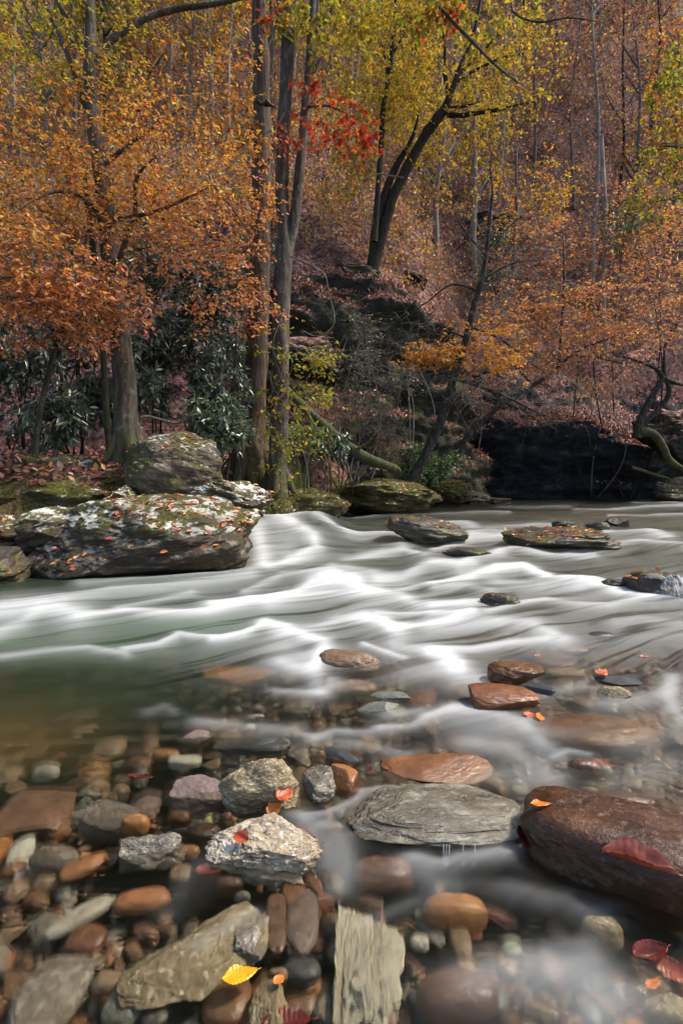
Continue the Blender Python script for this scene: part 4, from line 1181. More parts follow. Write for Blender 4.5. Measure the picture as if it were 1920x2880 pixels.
leaf_thing('dark red leaf sunk above the lumpy pale grey rock at left', W(395, 2188, -0.01), 0.09, 0.3, 'darkred', -0.1, group=LG, seed=17)
leaf_thing('small orange leaf on the gravel right of the yellow leaf', W(785, 2758, 0.005), 0.025, 0.8, 'orange', 0.8, group=LG, seed=18)
leaf_thing('red leaf in the ripples above the round brown rock at right', W(1700, 2150, 0.0), 0.09, 0.3, 'copper', -0.6, group=LG, seed=19)
leaf_thing('orange leaf in the ripples right of the small round foam capped rock', W(1515, 1845, 0.0), 0.07, 0.4, 'copper', 0.5, group=LG, seed=20)
leaf_thing('orange leaf in the thin water at far right above the flat black slate', W(1815, 1848, 0.0), 0.08, 0.4, 'copper', 0.2, group=LG, seed=21)

# ------------------------------------------------------------------ leaf litter on the land and on the rocks (uncountable)
mb = MB()
LIT = [(.3, (0.17, 0.06, 0.042)), (.25, (0.27, 0.105, 0.075)), (.2, (0.36, 0.17, 0.12)), (.12, (0.1, 0.04, 0.03)), (.08, (0.42, 0.2, 0.06)), (.05, (0.5, 0.33, 0.24))]
n = 60000
y = 5.5 * (52 / 5.5) ** R.random(n); u = R.uniform(-0.85, 0.85, n)
x = u * y
p = np.stack([x, y, land_z(x, y)], -1)
s = sdist(SHORE, x, y)
moss = (p[:, 2] < 1.25) & (x > -1.3) & (y > 6) & (y < 19)
ok = (p[:, 2] > 0.2) & (s > 0.2) & ~(moss & (R.random(n) < 0.8)) & (fbm(p * 0.5 + 2, 3) > -0.45)
p = p[ok]
p[:, 2] += 0.02
nr = R.standard_normal((len(p), 3)) * 0.35 + np.array([0, -0.45, 1])
leaves(mb, p, R.standard_normal((len(p), 3)) * np.array([1, 1, .6]), nr, R.uniform(0.07, 0.13, len(p)) * (1 + p[:, 1] / 60), 0.6, pal(len(p), LIT, 0.25), 0, 0.4)
for G in (G1, G2):
    g = G.reshape(-1, 3)
    nv = G.shape[1]
    e1 = np.gradient(G, axis=0); e2 = np.gradient(G, axis=1)
    nn = unit(np.cross(e1, e2)).reshape(-1, 3)
    k = np.nonzero((nn[:, 2] > 0.55) & (g[:, 2] > 0.6))[0]
    k = R.choice(k, 14000)
    q = g[k] + R.standard_normal((len(k), 3)) * np.array([.09, .09, 0.015]) + np.array([0, 0, .03])
    q[:, 2] += 0.0
    leaves(mb, q, R.standard_normal((len(k), 3)), nn[k] + R.standard_normal((len(k), 3)) * 0.35, R.uniform(0.08, 0.15, len(k)), 0.6, pal(len(k), LIT, 0.25), 0, 0.4)
LIT2 = [(.35, (0.5, 0.17, 0.06)), (.3, (0.42, 0.13, 0.07)), (.2, (0.6, 0.3, 0.12)), (.15, (0.3, 0.08, 0.05))]
for v, f, wgt in SURF + [(a, b, .5) for a, b in SMALLROCK]:
    t = v[f]
    nn = np.cross(t[:, 1] - t[:, 0], t[:, 2] - t[:, 0]); ar = np.linalg.norm(nn, axis=1) / 2
    nn = unit(nn)
    w = ar * (nn[:, 2] > 0.35) * smooth(0.3, 0.9, nn[:, 2])
    tot = w.sum()
    far = v[:, 1].mean()
    cnt = int(min(560, tot * 95 * wgt))
    if cnt < 1:
        continue
    k = R.choice(len(f), cnt, p=w / tot)
    q = t[k].mean(1) + nn[k] * 0.008
    ok = fbm(q * 2.4, 2) + 0.35 * R.random(cnt) > 0.12
    k, q = k[ok], q[ok]
    leaves(mb, q, R.standard_normal((len(q), 3)) * np.array([1, 1, 0.2]), nn[k] + 0.18 * R.standard_normal((len(q), 3)), R.uniform(0.045, 0.085, len(q)), R.uniform(0.4, 0.75, len(q)), pal(len(q), LIT2, 0.25), 0, 0.35)
tag(mb.build('fallen_leaves', [LITTER]), kind='stuff')

# moss cushions and short green growth on the low bank
mb = MB()
n = 26000
y = 6.2 * (20 / 6.2) ** R.random(n); x = R.uniform(-0.3, 0.2, n) * y
z = land_z(x, y)
p = np.stack([x, y, z], -1)
ok = (z > 0.3) & (z < 1.35) & (sdist(SHORE, x, y) > 0.15) & (fbm(p * 1.2 + 6, 3) > -0.1)
p = p[ok]
leaves(mb, p, R.standard_normal((len(p), 3)) * 0.5 + np.array([0, -.2, 0.9]), R.standard_normal((len(p), 3)) + np.array([0, -1, .3]), R.uniform(0.02, 0.055, len(p)), 0.4,
       pal(len(p), [(.5, (0.085, 0.088, 0.016)), (.3, (0.05, 0.052, 0.012)), (.2, (0.14, 0.13, 0.03))], 0.25), 0, 0.2)
for v, f in MOSSED:
    t = v[f]
    nn = np.cross(t[:, 1] - t[:, 0], t[:, 2] - t[:, 0]); ar = np.linalg.norm(nn, axis=1) / 2
    nn = unit(nn)
    w = ar * smooth(0.15, 0.7, nn[:, 2]) * (fbm(t.mean(1) * 2.0 + 5, 3) > -0.2)
    cnt = int(min(5200, w.sum() * 2600))
    if cnt < 2:
        continue
    k = R.choice(len(f), cnt, p=w / w.sum())
    q = t[k].mean(1) + R.standard_normal((cnt, 3)) * 0.01
    leaves(mb, q, nn[k] + R.standard_normal((cnt, 3)) * 0.6, R.standard_normal((cnt, 3)), R.uniform(0.015, 0.04, cnt), 0.35, pal(cnt, [(.5, (0.1, 0.1, 0.018)), (.3, (0.06, 0.06, 0.012)), (.2, (0.18, 0.16, 0.035))], 0.25), 0, 0.2)
tag(mb.build('moss', [LITTER]), kind='stuff')

# ------------------------------------------------------------------ trees
YEL = [(.42, (0.52, 0.33, 0.03)), (.3, (0.42, 0.29, 0.03)), (.2, (0.29, 0.25, 0.03)), (.08, (0.62, 0.3, 0.03))]
YGR = [(.4, (0.27, 0.29, 0.03)), (.35, (0.4, 0.34, 0.03)), (.25, (0.17, 0.21, 0.025))]
ORA = [(.34, (0.66, 0.25, 0.035)), (.22, (0.62, 0.33, 0.05)), (.18, (0.5, 0.16, 0.045)), (.1, (0.68, 0.42, 0.08)), (.09, (0.32, 0.1, 0.045)), (.07, (0.5, 0.28, 0.14))]
PINK = [(.4, (0.6, 0.24, 0.11)), (.3, (0.5, 0.17, 0.08)), (.2, (0.66, 0.34, 0.15)), (.1, (0.36, 0.13, 0.06))]
RED = [(.45, (0.55, 0.06, 0.02)), (.3, (0.62, 0.14, 0.03)), (.15, (0.36, 0.03, 0.015)), (.1, (0.62, 0.28, 0.06))]
RUS = [(.36, (0.26, 0.11, 0.075)), (.28, (0.34, 0.17, 0.1)), (.16, (0.2, 0.08, 0.06)), (.2, (0.45, 0.3, 0.08))]
RHO = [(.35, (0.06, 0.09, 0.055)), (.35, (0.095, 0.13, 0.088)), (.2, (0.15, 0.18, 0.13)), (.1, (0.12, 0.13, 0.05))]
GRN = [(.5, (0.07, 0.14, 0.035)), (.3, (0.12, 0.2, 0.05)), (.2, (0.045, 0.09, 0.03))]


def px_of(q):
    return CX + q[:, 0] / q[:, 1] * F, HY - (q[:, 2] - H) / q[:, 1] * F


def flat_cols(p, jit=0.2):
    return lambda q: pal(len(q), p, jit)


def left_cols(q):
    """the big beech: yellow green at the crown's top, orange in the middle, salmon on the low boughs"""
    a, b = px_of(q)
    t = b + 60 * vnoise(q * 0.9) + 0.12 * a
    out = pal(len(q), ORA, 0.32)
    y = pal(len(q), YEL[:2] + YGR[:2], 0.2)
    s = pal(len(q), PINK, 0.2)
    r = R.random(len(q))
    out = np.where((r > smooth(60, 380, t))[:, None], y, out)
    return np.where((r < smooth(520, 900, t) * 0.75)[:, None], s, out)


def path3(pts, d=None):
    """[(px, py, width_px[, depth])] -> points, radii"""
    out, rad = [], []
    for q in pts:
        dd = q[3] if len(q) > 3 else d
        out.append(P(q[0], q[1], dd)); rad.append(q[2] / F * dd / 2)
    return np.array(out), np.array(rad)


def tree(name, label, cat, d, trunk, limbs=(), crowns=(), bark=BARK_GREY, leafmat=LEAF, group=None, k=14, rough=0.12, limb_part=True, roots=0, crown_from=0.3, twig=None):
    """trunk: pixel path at depth d; limbs: the same; crowns: dicts passed to grow()"""
    tp, trd = path3(trunk, d)
    base = tp[0].copy()
    if name != 'shrub' and roots >= 0:
        gz = land_z(np.array([base[0]]), np.array([base[1]]))[0]
        if base[2] > gz - 0.02:                              # run the foot into the ground
            foot = base.copy(); foot[2] = min(gz, base[2]) - 0.15
            if base[2] - foot[2] < 3.0:
                tp = np.concatenate([[foot], tp]); trd = np.concatenate([[trd[0] * 1.15], trd])
    root = thing(name, base, label, cat, group)
    mb = MB()
    sp, sr = tube(mb, tp, trd, k, 0, rough, R.uniform(0, 50), sub=6)
    for q in range(roots):
        a = 2 * math.pi * q / roots + R.uniform(-.3, .3)
        r0 = trd[1]
        pts = [base + np.array([math.cos(a) * r0 * s * 0.9, math.sin(a) * r0 * s * 0.9, h]) for s, h in ((0.25, r0 * 2.2), (0.6, r0 * 0.9), (1.05, 0.02), (1.6, -0.2))]
        tube(mb, pts, np.array([0.5, 0.5, 0.38, 0.2]) * r0, 8, 0, 0.15, q, sub=3)
    mb.build('trunk', bark, root, base)
    keep = sp[:, 2] > sp[0, 2] + crown_from * (sp[-1, 2] - sp[0, 2])
    nodes, nrad = [sp[keep]], [sr[keep]]
    for lb in limbs:
        lp, lr = path3(lb, d)
        lr[-1] *= 0.3
        mb = MB()
        a, b_ = tube(mb, lp, lr, 8, 0, rough, R.uniform(0, 50), sub=5)
        mb.build('limb', bark, root, base)
        nodes.append(a); nrad.append(b_)
    nodes = np.concatenate(nodes); nrad = np.concatenate(nrad)
    if crowns:
        mb = MB()
        for c in crowns:
            c = dict(c)
            cen = []
            for (px, py, rx, ry, dd, rd, n) in c.pop('at'):
                cen.append(in_ellipsoid(n, P(px, py, dd), np.array([rx / F * dd, rd, ry / F * dd]), c.get('clump', 0.0), c.get('csc', 1.0), R.uniform(0, 40)))
            c.pop('clump', 0); c.pop('csc', 0)
            sel = c.pop('only', None)
            nd, ndr = (nodes, nrad) if sel is None else (nodes[sel:], nrad[sel:])
            grow(mb, nd, ndr, np.concatenate(cen), **c)
        if mb.n:
            mb.build('crown', [twig or bark, leafmat], root, base)
    return root


# the beech-like tree on the left whose orange crown fills the upper left
tree('autumn_tree', 'large left tree behind the rounded boulder, with a spreading orange crown', 'tree', 7.4,
     [(356, 1262, 82), (355, 1215, 70), (354, 1160, 62), (348, 1050, 59), (334, 900, 57), (318, 770, 54), (305, 650, 50), (290, 520, 44), (270, 380, 40), (258, 250, 38), (256, 150, 38), (255, 60, 30), (250, -80, 26), (240, -300, 16)],
     [[(258, 240, 24), (300, 130, 20), (350, 88, 18), (420, 48, 18), (500, 25, 17), (620, 8, 14), (740, -20, 8)], [(257, 200, 20), (235, 150, 18), (215, 95, 15), (165, 10, 11), (130, -80, 7)],
      [(270, 370, 16), (225, 260, 14), (190, 150, 13), (150, 60, 12), (110, -30, 9)], [(322, 780, 18), (350, 690, 15, 7.2), (380, 600, 12, 7.0), (385, 500, 10, 6.8), (440, 440, 7, 6.6)],
      [(310, 650, 14), (240, 560, 12, 7.0), (150, 540, 9, 6.7), (40, 600, 6, 6.3)], [(305, 620, 14), (420, 600, 11, 7.0), (520, 560, 8, 6.8), (600, 520, 5, 6.6)], [(285, 470, 14), (400, 380, 10, 7.2), (520, 300, 7, 7.0)], [(600, 520, 6, 6.6), (690, 640, 5, 6.9), (730, 740, 4, 7.1), (770, 860, 3, 7.2)]],
     [dict(at=[(180, 400, 430, 270, 7.2, 1.5, 132), (420, 510, 330, 220, 6.9, 1.2, 101), (100, 150, 340, 230, 7.6, 1.6, 70), (480, 250, 280, 250, 7.6, 1.4, 46), (60, 640, 260, 170, 6.4, 0.9, 54), (560, 640, 240, 130, 6.8, .8, 35), (120, 850, 230, 110, 6.6, .6, 35), (600, 800, 150, 80, 7.0, .5, 14), (745, 850, 70, 70, 7.2, .4, 7), (720, 500, 110, 160, 7.4, .6, 9), (440, 830, 200, 120, 7.0, .6, 14)],
           clump=0.8, csc=1.1, spray=7, slen=0.3, per=6, L=0.056, wr=0.48, cols=left_cols, flat=0.85, rmin=0.0028)], BARK_GREY, roots=5, group=None)
tree('low_bough_tree', 'slim crooked sapling at far left trailing salmon and orange boughs', 'tree', 6.9,
     [(98, 1290, 18), (110, 1180, 16), (150, 1000, 14), (200, 860, 12), (230, 760, 9), (245, 650, 6)],
     [[(190, 880, 9), (120, 800, 7, 6.4), (40, 780, 5, 6.0), (-60, 800, 3, 5.6)], [(225, 770, 8), (300, 760, 6, 6.4), (390, 790, 4, 6.1)], [(230, 740, 8), (160, 680, 6, 6.4), (60, 700, 4, 5.8)]],
     [dict(at=[(60, 760, 190, 120, 5.9, .8, 60), (250, 830, 180, 90, 6.2, .7, 40), (120, 920, 200, 70, 6.2, .6, 30)], spray=6, slen=0.32, per=7, L=0.062, wr=0.46, cols=left_cols, flat=0.8, rmin=0.0025)], BARK_LEAN, roots=0, k=8)
tree('sapling', 'slender mossy dark stem leaning beside the large left tree', 'tree', 7.2,
     [(308, 1270, 20), (302, 1180, 18), (294, 1050, 17), (286, 930, 16), (275, 820, 14), (262, 700, 17), (248, 590, 14), (240, 500, 10)], [[(292, 900, 12), (240, 800, 9), (205, 720, 6)], [(285, 820, 10), (300, 700, 8), (330, 600, 5)]],
     [dict(at=[(240, 600, 140, 130, 7.4, .8, 22)], spray=5, slen=.3, per=6, L=.075, wr=.46, cols=left_cols)], BARK_DARK, k=9)

# the three main trunks in the middle
tree('straight_tree', 'tall straight brown furrowed trunk, stoutest of the trunks by the river', 'tree', 10.3,
     [(706, 1330, 108), (708, 1290, 84), (712, 1220, 70), (718, 1100, 64), (724, 950, 60), (730, 750, 56), (735, 500, 50), (735, 250, 46), (728, 0, 42), (724, -200, 38), (722, -420, 30)],
     [[(735, 190, 12), (760, 110, 10), (780, 60, 9), (800, -30, 7)], [(735, 700, 8), (690, 640, 6, 10), (640, 610, 4, 9.8)], [(728, 330, 8), (690, 400, 6), (650, 430, 4)]],
     [dict(at=[(700, -160, 330, 160, 10.3, 2, 40), (660, 380, 110, 120, 9.8, .8, 22), (680, 620, 90, 90, 9.7, .7, 18), (690, 850, 60, 90, 9.7, .5, 14)], spray=5, slen=.4, per=6, L=.09, wr=.46, cols=left_cols)], BARK_BROWN, roots=6, k=18, rough=0.16)
tree('forked_tree', 'grey trunk forking into two dark stems, right of the stout brown trunk', 'tree', 9.9,
     [(780, 1358, 66), (781, 1320, 58), (783, 1250, 53), (787, 1100, 50), (790, 950, 48), (794, 800, 48), (798, 710, 50), (800, 650, 40), (792, 560, 37), (795, 400, 36), (806, 200, 36), (813, 0, 34), (816, -160, 30), (820, -400, 20)],
     [[(800, 720, 40), (816, 670, 36), (830, 600, 32), (845, 450, 29), (860, 300, 27), (872, 150, 25), (880, 0, 22), (890, -150, 18)], [(863, 230, 16), (885, 195, 15), (906, 160, 13)],
      [(872, 130, 22), (905, 75, 20), (935, 30, 18), (975, -30, 15), (1010, -120, 12)], [(890, -150, 12), (1050, -170, 11, 9.4), (1170, -60, 10, 9.1), (1230, 15, 9, 8.9), (1320, 110, 9, 8.7), (1400, 190, 7, 8.6), (1482, 250, 4, 8.5)],
      [(1170, -60, 6, 9.1), (1420, -60, 6, 8.8), (1440, 30, 5, 8.6), (1510, 62, 6, 8.5), (1600, 50, 5, 8.4), (1700, 66, 3, 8.3)], [(860, 300, 8), (930, 300, 6, 9.4), (1010, 340, 4, 9.1)], [(810, 300, 7), (780, 350, 5, 9.6), (740, 380, 3, 9.5)],
      [(806, 120, 10), (790, 40, 8), (770, -20, 6)]],
     [dict(at=[(920, 325, 100, 55, 9.1, .5, 11), (1000, 385, 60, 40, 9.0, .4, 9), (890, 260, 60, 40, 9.2, .4, 5), (1225, 30, 50, 45, 8.9, .4, 5), (750, 20, 30, 60, 9.4, .3, 3), (850, 400, 60, 60, 9.6, .4, 5)], spray=5, slen=.26, per=4, L=.1, wr=.66, cols=flat_cols(RED), lobed=True, rmin=.0025, flat=.3, droop=.6),
      dict(at=[(1000, 30, 210, 80, 9.0, 1, 34), (1300, 30, 200, 50, 8.7, .8, 24), (850, 40, 90, 70, 9.6, .6, 10)], spray=5, slen=.3, per=5, L=.1, wr=.6, cols=flat_cols(YEL[:2] + YGR[:2]), lobed=True, rmin=.0025, flat=.3, droop=.5)], BARK_GREY, roots=4, k=14)

# creeper on the forked trunk
mb = MB()
root = thing('creeper', P(790, 1340, 9.7), 'yellow green leafy creeper climbing the lower forked trunk', 'creeper')
st = []
for q in range(5):
    hh = np.linspace(0, 1, 14)
    yy = 1335 - hh * R.uniform(280, 480)
    xx = 785 + 24 * np.sin(hh * 9 + q * 1.3) + 6 * q - 12
    st.append(np.array([P(a, b, 9.66 + 0.04 * math.cos(q + c * 9)) for a, b, c in zip(xx, yy, hh)]))
    tube(mb, st[-1], np.full(14, 0.006), 5, 0)
st = np.concatenate(st)
cen = st[R.integers(0, len(st), 42)] + R.standard_normal((42, 3)) * np.array([.2, .12, .16])
cen = np.concatenate([cen, in_ellipsoid(22, P(880, 1110, 9.4), np.array([.45, .3, .45])), in_ellipsoid(16, P(910, 1010, 9.4), np.array([.36, .3, .2]))])
grow(mb, st, np.full(len(st), .006), cen, spray=4, slen=.2, per=4, L=.075, wr=.6, cols=flat_cols(YGR[:2] + YEL[:2] + GRN[1:2]), flat=.3, rmin=.002)
mb.build('foliage', [BARK_TWIG, LEAF], root, P(790, 1340, 9.7))
# two hanging vines
for lab, pts, d in [('thin bare vine looping down in front of the dark rock face', [(815, 720, 5), (850, 735, 4), (910, 770, 4), (925, 830, 4), (940, 890, 4), (930, 925, 4), (890, 945, 3), (850, 930, 3)], 9.4),
                    ('pale bare vine hanging from the red oak leaves toward the slope', [(960, 370, 4), (985, 430, 4), (1010, 500, 5), (1022, 580, 4), (1030, 660, 4)], 9.0),
                    ('whitish vine arching from the thin vine to the dark forked tree', [(1012, 510, 4), (1060, 490, 4), (1100, 495, 4), (1135, 500, 3)], 9.1)]:
    a, r = path3(pts, d)
    mb = MB(); tube(mb, a, r, 6, 0, .1, sub=6)
    tag(mb.build('vine', BARK_TWIG, base=a[0]), lab, 'vine', 'hanging vines')
# the dead brown leaf that hangs in front of the stout trunk
mb = MB()
c = P(745, 292, 5.2)
tube(mb, [P(772, -40, 5.4), P(765, 120, 5.3), c + np.array([.02, 0, .03])], [.0015] * 3, 4)
v = np.linspace(-1, 1, 24)[:, None]; w = np.linspace(-1, 1, 9)[None, :]
wd = (1 - v ** 2) ** .5 * .06 * (0.8 + .3 * np.sin(7 * v))
mb.add(np.stack([c[0] + v * .11 + 0 * w, c[1] + wd * np.sin(w * 2.2) * .7, c[2] - .02 * v + .6 * wd * np.cos(w * 2.2) * .6 + .012 * np.sin(v * 6)], -1).reshape(-1, 3), grid_faces(24, 9), 1, np.array([0.05, 0.016, 0.006]))
tag(mb.build('dead_leaf', [BARK_DARK, LITTER], base=c), 'dark curled dead leaf hanging before the stout brown trunk', 'leaf')

# trees on the rock face and over the river
tree('leaning_tree', 'dark forked tree leaning right above the tall rock face, sparse yellow leaves', 'tree', 19.0,
     [(1042, 790, 44), (1046, 760, 36), (1065, 700, 30), (1090, 600, 28), (1110, 540, 28), (1140, 480, 28), (1190, 390, 28), (1228, 335, 28), (1255, 290, 20), (1290, 200, 16), (1330, 100, 11), (1350, 0, 8)],
     [[(1044, 740, 26), (1056, 640, 24), (1084, 540, 22), (1112, 470, 19), (1140, 422, 15), (1165, 370, 10), (1180, 300, 5)], [(1240, 318, 18), (1290, 325, 15), (1340, 318, 13), (1400, 308, 11), (1500, 284, 7)], [(1262, 275, 13), (1250, 200, 11), (1250, 120, 9), (1235, 50, 6)],
      [(1285, 215, 9), (1350, 150, 8), (1400, 100, 7), (1440, 60, 5)], [(1275, 240, 8), (1330, 200, 8), (1420, 160, 6), (1500, 150, 4)], [(1250, 300, 9), (1300, 300, 8), (1350, 285, 6)]],
     [dict(at=[(1250, 130, 270, 150, 18.5, 3, 110), (1430, 220, 170, 100, 18, 2, 50), (1180, 300, 140, 110, 18.3, 2, 25), (1050, 120, 140, 140, 19, 2, 40)], clump=.6, csc=.4, spray=6, slen=.7, per=5, L=.115, wr=.6, cols=flat_cols(YEL[:3]), flat=.4, rmin=.006)], BARK_DARK, k=12)
tree('slim_dark_tree', 'thin dark upright tree left of the leaning forked tree, yellow leaves', 'tree', 17.8,
     [(1052, 680, 18), (1058, 600, 17), (1065, 500, 16), (1072, 400, 16), (1078, 300, 15), (1095, 200, 15), (1105, 110, 13), (1112, 0, 10), (1115, -120, 6)], [[(1090, 230, 8), (1080, 150, 6), (1060, 80, 4)], [(1100, 160, 7), (1140, 90, 5), (1170, 30, 3)]],
     [dict(at=[(1080, 190, 120, 200, 17.8, 2, 80), (980, 380, 80, 190, 18, 2, 60)], clump=.5, csc=.5, spray=6, slen=.6, per=5, L=.115, wr=.6, cols=flat_cols(YEL[:3]), rmin=.005)], BARK_DARK, k=8)
tree('riverside_tree', 'lichen grey tree leaning out over the river, nearly bare twigs', 'tree', 15.0,
     [(1128, 1396, 32), (1140, 1375, 29), (1180, 1310, 27), (1215, 1240, 25), (1243, 1175, 24), (1275, 1060, 22), (1310, 950, 20), (1330, 870, 17), (1350, 800, 17), (1366, 720, 13), (1376, 620, 9), (1384, 540, 6), (1378, 470, 4), (1388, 400, 1.5)],
     [[(1275, 1065, 9), (1340, 1085, 8, 14.7), (1410, 1110, 7, 14.4), (1470, 1140, 6, 14.2), (1530, 1170, 4, 14)], [(1262, 1110, 7), (1300, 1180, 6, 14.8), (1330, 1240, 4, 14.6)], [(1320, 920, 8), (1400, 950, 6), (1480, 1010, 5), (1560, 1070, 3)],
      [(1345, 820, 7), (1270, 800, 6), (1200, 850, 4, 15), (1130, 900, 3, 15)], [(1350, 790, 6), (1440, 740, 5), (1540, 730, 3)], [(1365, 720, 6), (1300, 640, 5), (1280, 590, 3)], [(1368, 700, 6), (1450, 620, 5), (1530, 560, 3)], [(1310, 950, 6), (1240, 930, 5), (1150, 960, 3)]],
     [dict(at=[(1400, 1090, 200, 90, 14.5, 1.0, 60), (1250, 960, 180, 160, 14.9, 1.0, 60), (1420, 750, 190, 200, 15.0, 1.3, 90)], spray=5, slen=.6, per=0, L=.1, cols=flat_cols(ORA), rmin=.0105, rscale=.012),
      dict(at=[(1230, 990, 110, 45, 14.7, .6, 24), (1350, 1010, 160, 50, 14.7, .8, 34), (1200, 1000, 70, 30, 14.7, .5, 10), (1340, 920, 120, 40, 14.9, .6, 14)], spray=6, slen=.38, per=6, L=.1, wr=.5, cols=flat_cols(ORA[:2] + ORA[3:4]), flat=.85, rmin=.004)], BARK_LEAN, k=10, twig=BARK_TWIG)
tree('riverside_tree', 'second leaning trunk right of the lichen grey one, reaching long boughs over the overhang', 'tree', 17.4,
     [(1212, 1378, 24), (1240, 1340, 21), (1280, 1290, 19), (1305, 1240, 17), (1350, 1190, 15), (1410, 1140, 13), (1480, 1095, 12), (1550, 1050, 10), (1610, 995, 8), (1660, 970, 6), (1720, 950, 3)],
     [[(1570, 1040, 9), (1575, 960, 8), (1582, 850, 7), (1585, 750, 6), (1580, 640, 4)], [(1610, 1000, 8), (1700, 1010, 6), (1800, 1040, 4)], [(1500, 1085, 7), (1440, 1020, 6), (1400, 960, 4)], [(1420, 1135, 6), (1480, 1160, 5), (1550, 1220, 4, 17)]],
     [dict(at=[(1560, 1120, 200, 90, 16.8, 1.2, 50), (1640, 900, 220, 130, 17.5, 1.5, 70)], spray=5, slen=.6, per=0, L=.1, cols=flat_cols(ORA), rmin=.0105, rscale=.012),
      dict(at=[(1430, 1020, 170, 60, 16.6, 1.2, 34), (1640, 1030, 200, 60, 16.8, 1.2, 40), (1780, 940, 150, 60, 17, 1.2, 26)], spray=6, slen=.5, per=4, L=.09, wr=.5, cols=flat_cols(PINK + ORA[:2], .35), flat=.85, droop=.5, rmin=.005),
      dict(at=[(1560, 930, 200, 80, 17.2, 1.2, 60), (1720, 870, 220, 90, 17.5, 1.4, 70), (1480, 850, 130, 60, 17.6, 1.0, 30)], clump=.5, csc=.6, spray=6, slen=.45, per=4, L=.1, wr=.5, cols=flat_cols(ORA + PINK[:2], .35), flat=.85, rmin=.004)], BARK_LEAN, k=9, twig=BARK_TWIG)
tree('crooked_tree', 'twisted mossy tree rooted on the rocks at the right edge, arching left', 'tree', 19.6,
     [(1788, 1232, 26), (1797, 1190, 21), (1818, 1140, 19), (1842, 1098, 17), (1860, 1062, 14), (1838, 1034, 10), (1788, 1015, 8), (1740, 1000, 8), (1690, 988, 5), (1630, 965, 2)],
     [[(1800, 1200, 14), (1850, 1150, 14), (1880, 1105, 13), (1866, 1040, 11), (1868, 960, 6)], [(1862, 1060, 14), (1890, 1075, 13), (1950, 1090, 12)], [(1795, 1215, 30), (1835, 1222, 24), (1864, 1262, 22), (1885, 1300, 22), (1950, 1335, 20)], [(1866, 980, 7), (1910, 900, 5), (1950, 840, 4)]],
     [dict(at=[(1800, 960, 170, 90, 19.4, 1.2, 50)], spray=5, slen=.6, per=0, L=.1, cols=flat_cols(ORA), rmin=.011), dict(at=[(1840, 820, 170, 140, 19.2, 1.4, 70), (1880, 650, 110, 120, 19.4, 1.4, 30)], spray=6, slen=.5, per=4, L=.11, wr=.5, cols=flat_cols(ORA + PINK, .35), flat=.7, rmin=.004)], BARK_LEAN, k=10, twig=BARK_TWIG)
tree('fallen_log', 'long mossy fallen log slanting down the bank behind the forked trunk', 'log', 14,
     [(520, 850, 18, 16.2), (655, 968, 21, 15.0), (760, 1058, 23, 14.3), (850, 1142, 24, 13.8), (940, 1222, 27, 13.5), (1000, 1272, 29, 13.4), (1060, 1302, 29, 13.3), (1110, 1318, 25, 13.3), (1126, 1326, 9, 13.3)],
     [[(840, 1130, 9, 13.8), (870, 1170, 8, 13.5), (905, 1235, 5, 13.2)], [(1000, 1265, 8, 13.3), (1040, 1240, 6, 13.2), (1065, 1190, 4, 13.2)]], [], BARK_GREY, roots=-1, k=14, rough=.28)
tree('fallen_branch', 'broken reddish branch sticking out of the rocks at the right edge', 'branch', 19.6, [(1775, 1315, 10), (1810, 1325, 9), (1850, 1338, 8), (1880, 1345, 5)], [[(1840, 1335, 4), (1865, 1322, 3), (1880, 1318, 2)]], [], BARK_BROWN, roots=-1, k=7)
tree('fallen_branch', 'dry forked stick on the leaves behind the rounded boulder', 'branch', 7.9, [(385, 1185, 9), (415, 1172, 8), (500, 1190, 6), (530, 1170, 5), (570, 1162, 3)], [[(505, 1188, 5), (540, 1158, 4), (548, 1140, 3)]], [], BARK_TWIG, roots=-1, k=7)

# orange trees on the right slope, nearer than the hill
tree('orange_tree', 'slender tree right of centre on the slope with a wide orange crown', 'tree', 22.5,
     [(1700, 990, 18), (1696, 900, 17), (1692, 780, 16), (1700, 640, 15), (1695, 500, 13), (1690, 380, 9)], [[(1695, 800, 8), (1640, 720, 6), (1590, 690, 4)], [(1695, 700, 8), (1760, 640, 6), (1830, 620, 4)]],
     [dict(at=[(1620, 720, 200, 120, 21.5, 2, 75), (1790, 620, 170, 130, 22, 2, 80), (1480, 660, 120, 80, 22, 1.6, 30)], clump=.7, csc=.4, spray=6, slen=.6, per=4, L=.125, wr=.5, cols=flat_cols(ORA + PINK + RUS[:2], .35), flat=.75, rmin=.006)], BARK_PALE, k=8)
tree('orange_tree', 'small orange leaved tree in the middle of the slope above the grey twigs', 'tree', 24,
     [(1440, 800, 12), (1445, 700, 11), (1452, 600, 10), (1450, 480, 7), (1455, 400, 4)], [[(1448, 650, 5), (1500, 590, 4), (1540, 560, 3)]],
     [dict(at=[(1450, 580, 140, 110, 23.5, 2, 36), (1560, 520, 90, 80, 24, 1.6, 16)], clump=.7, csc=.4, spray=6, slen=.6, per=5, L=.13, wr=.55, cols=flat_cols(YEL[:2] + ORA[:2]), flat=.7, rmin=.006)], BARK_MID, k=7)
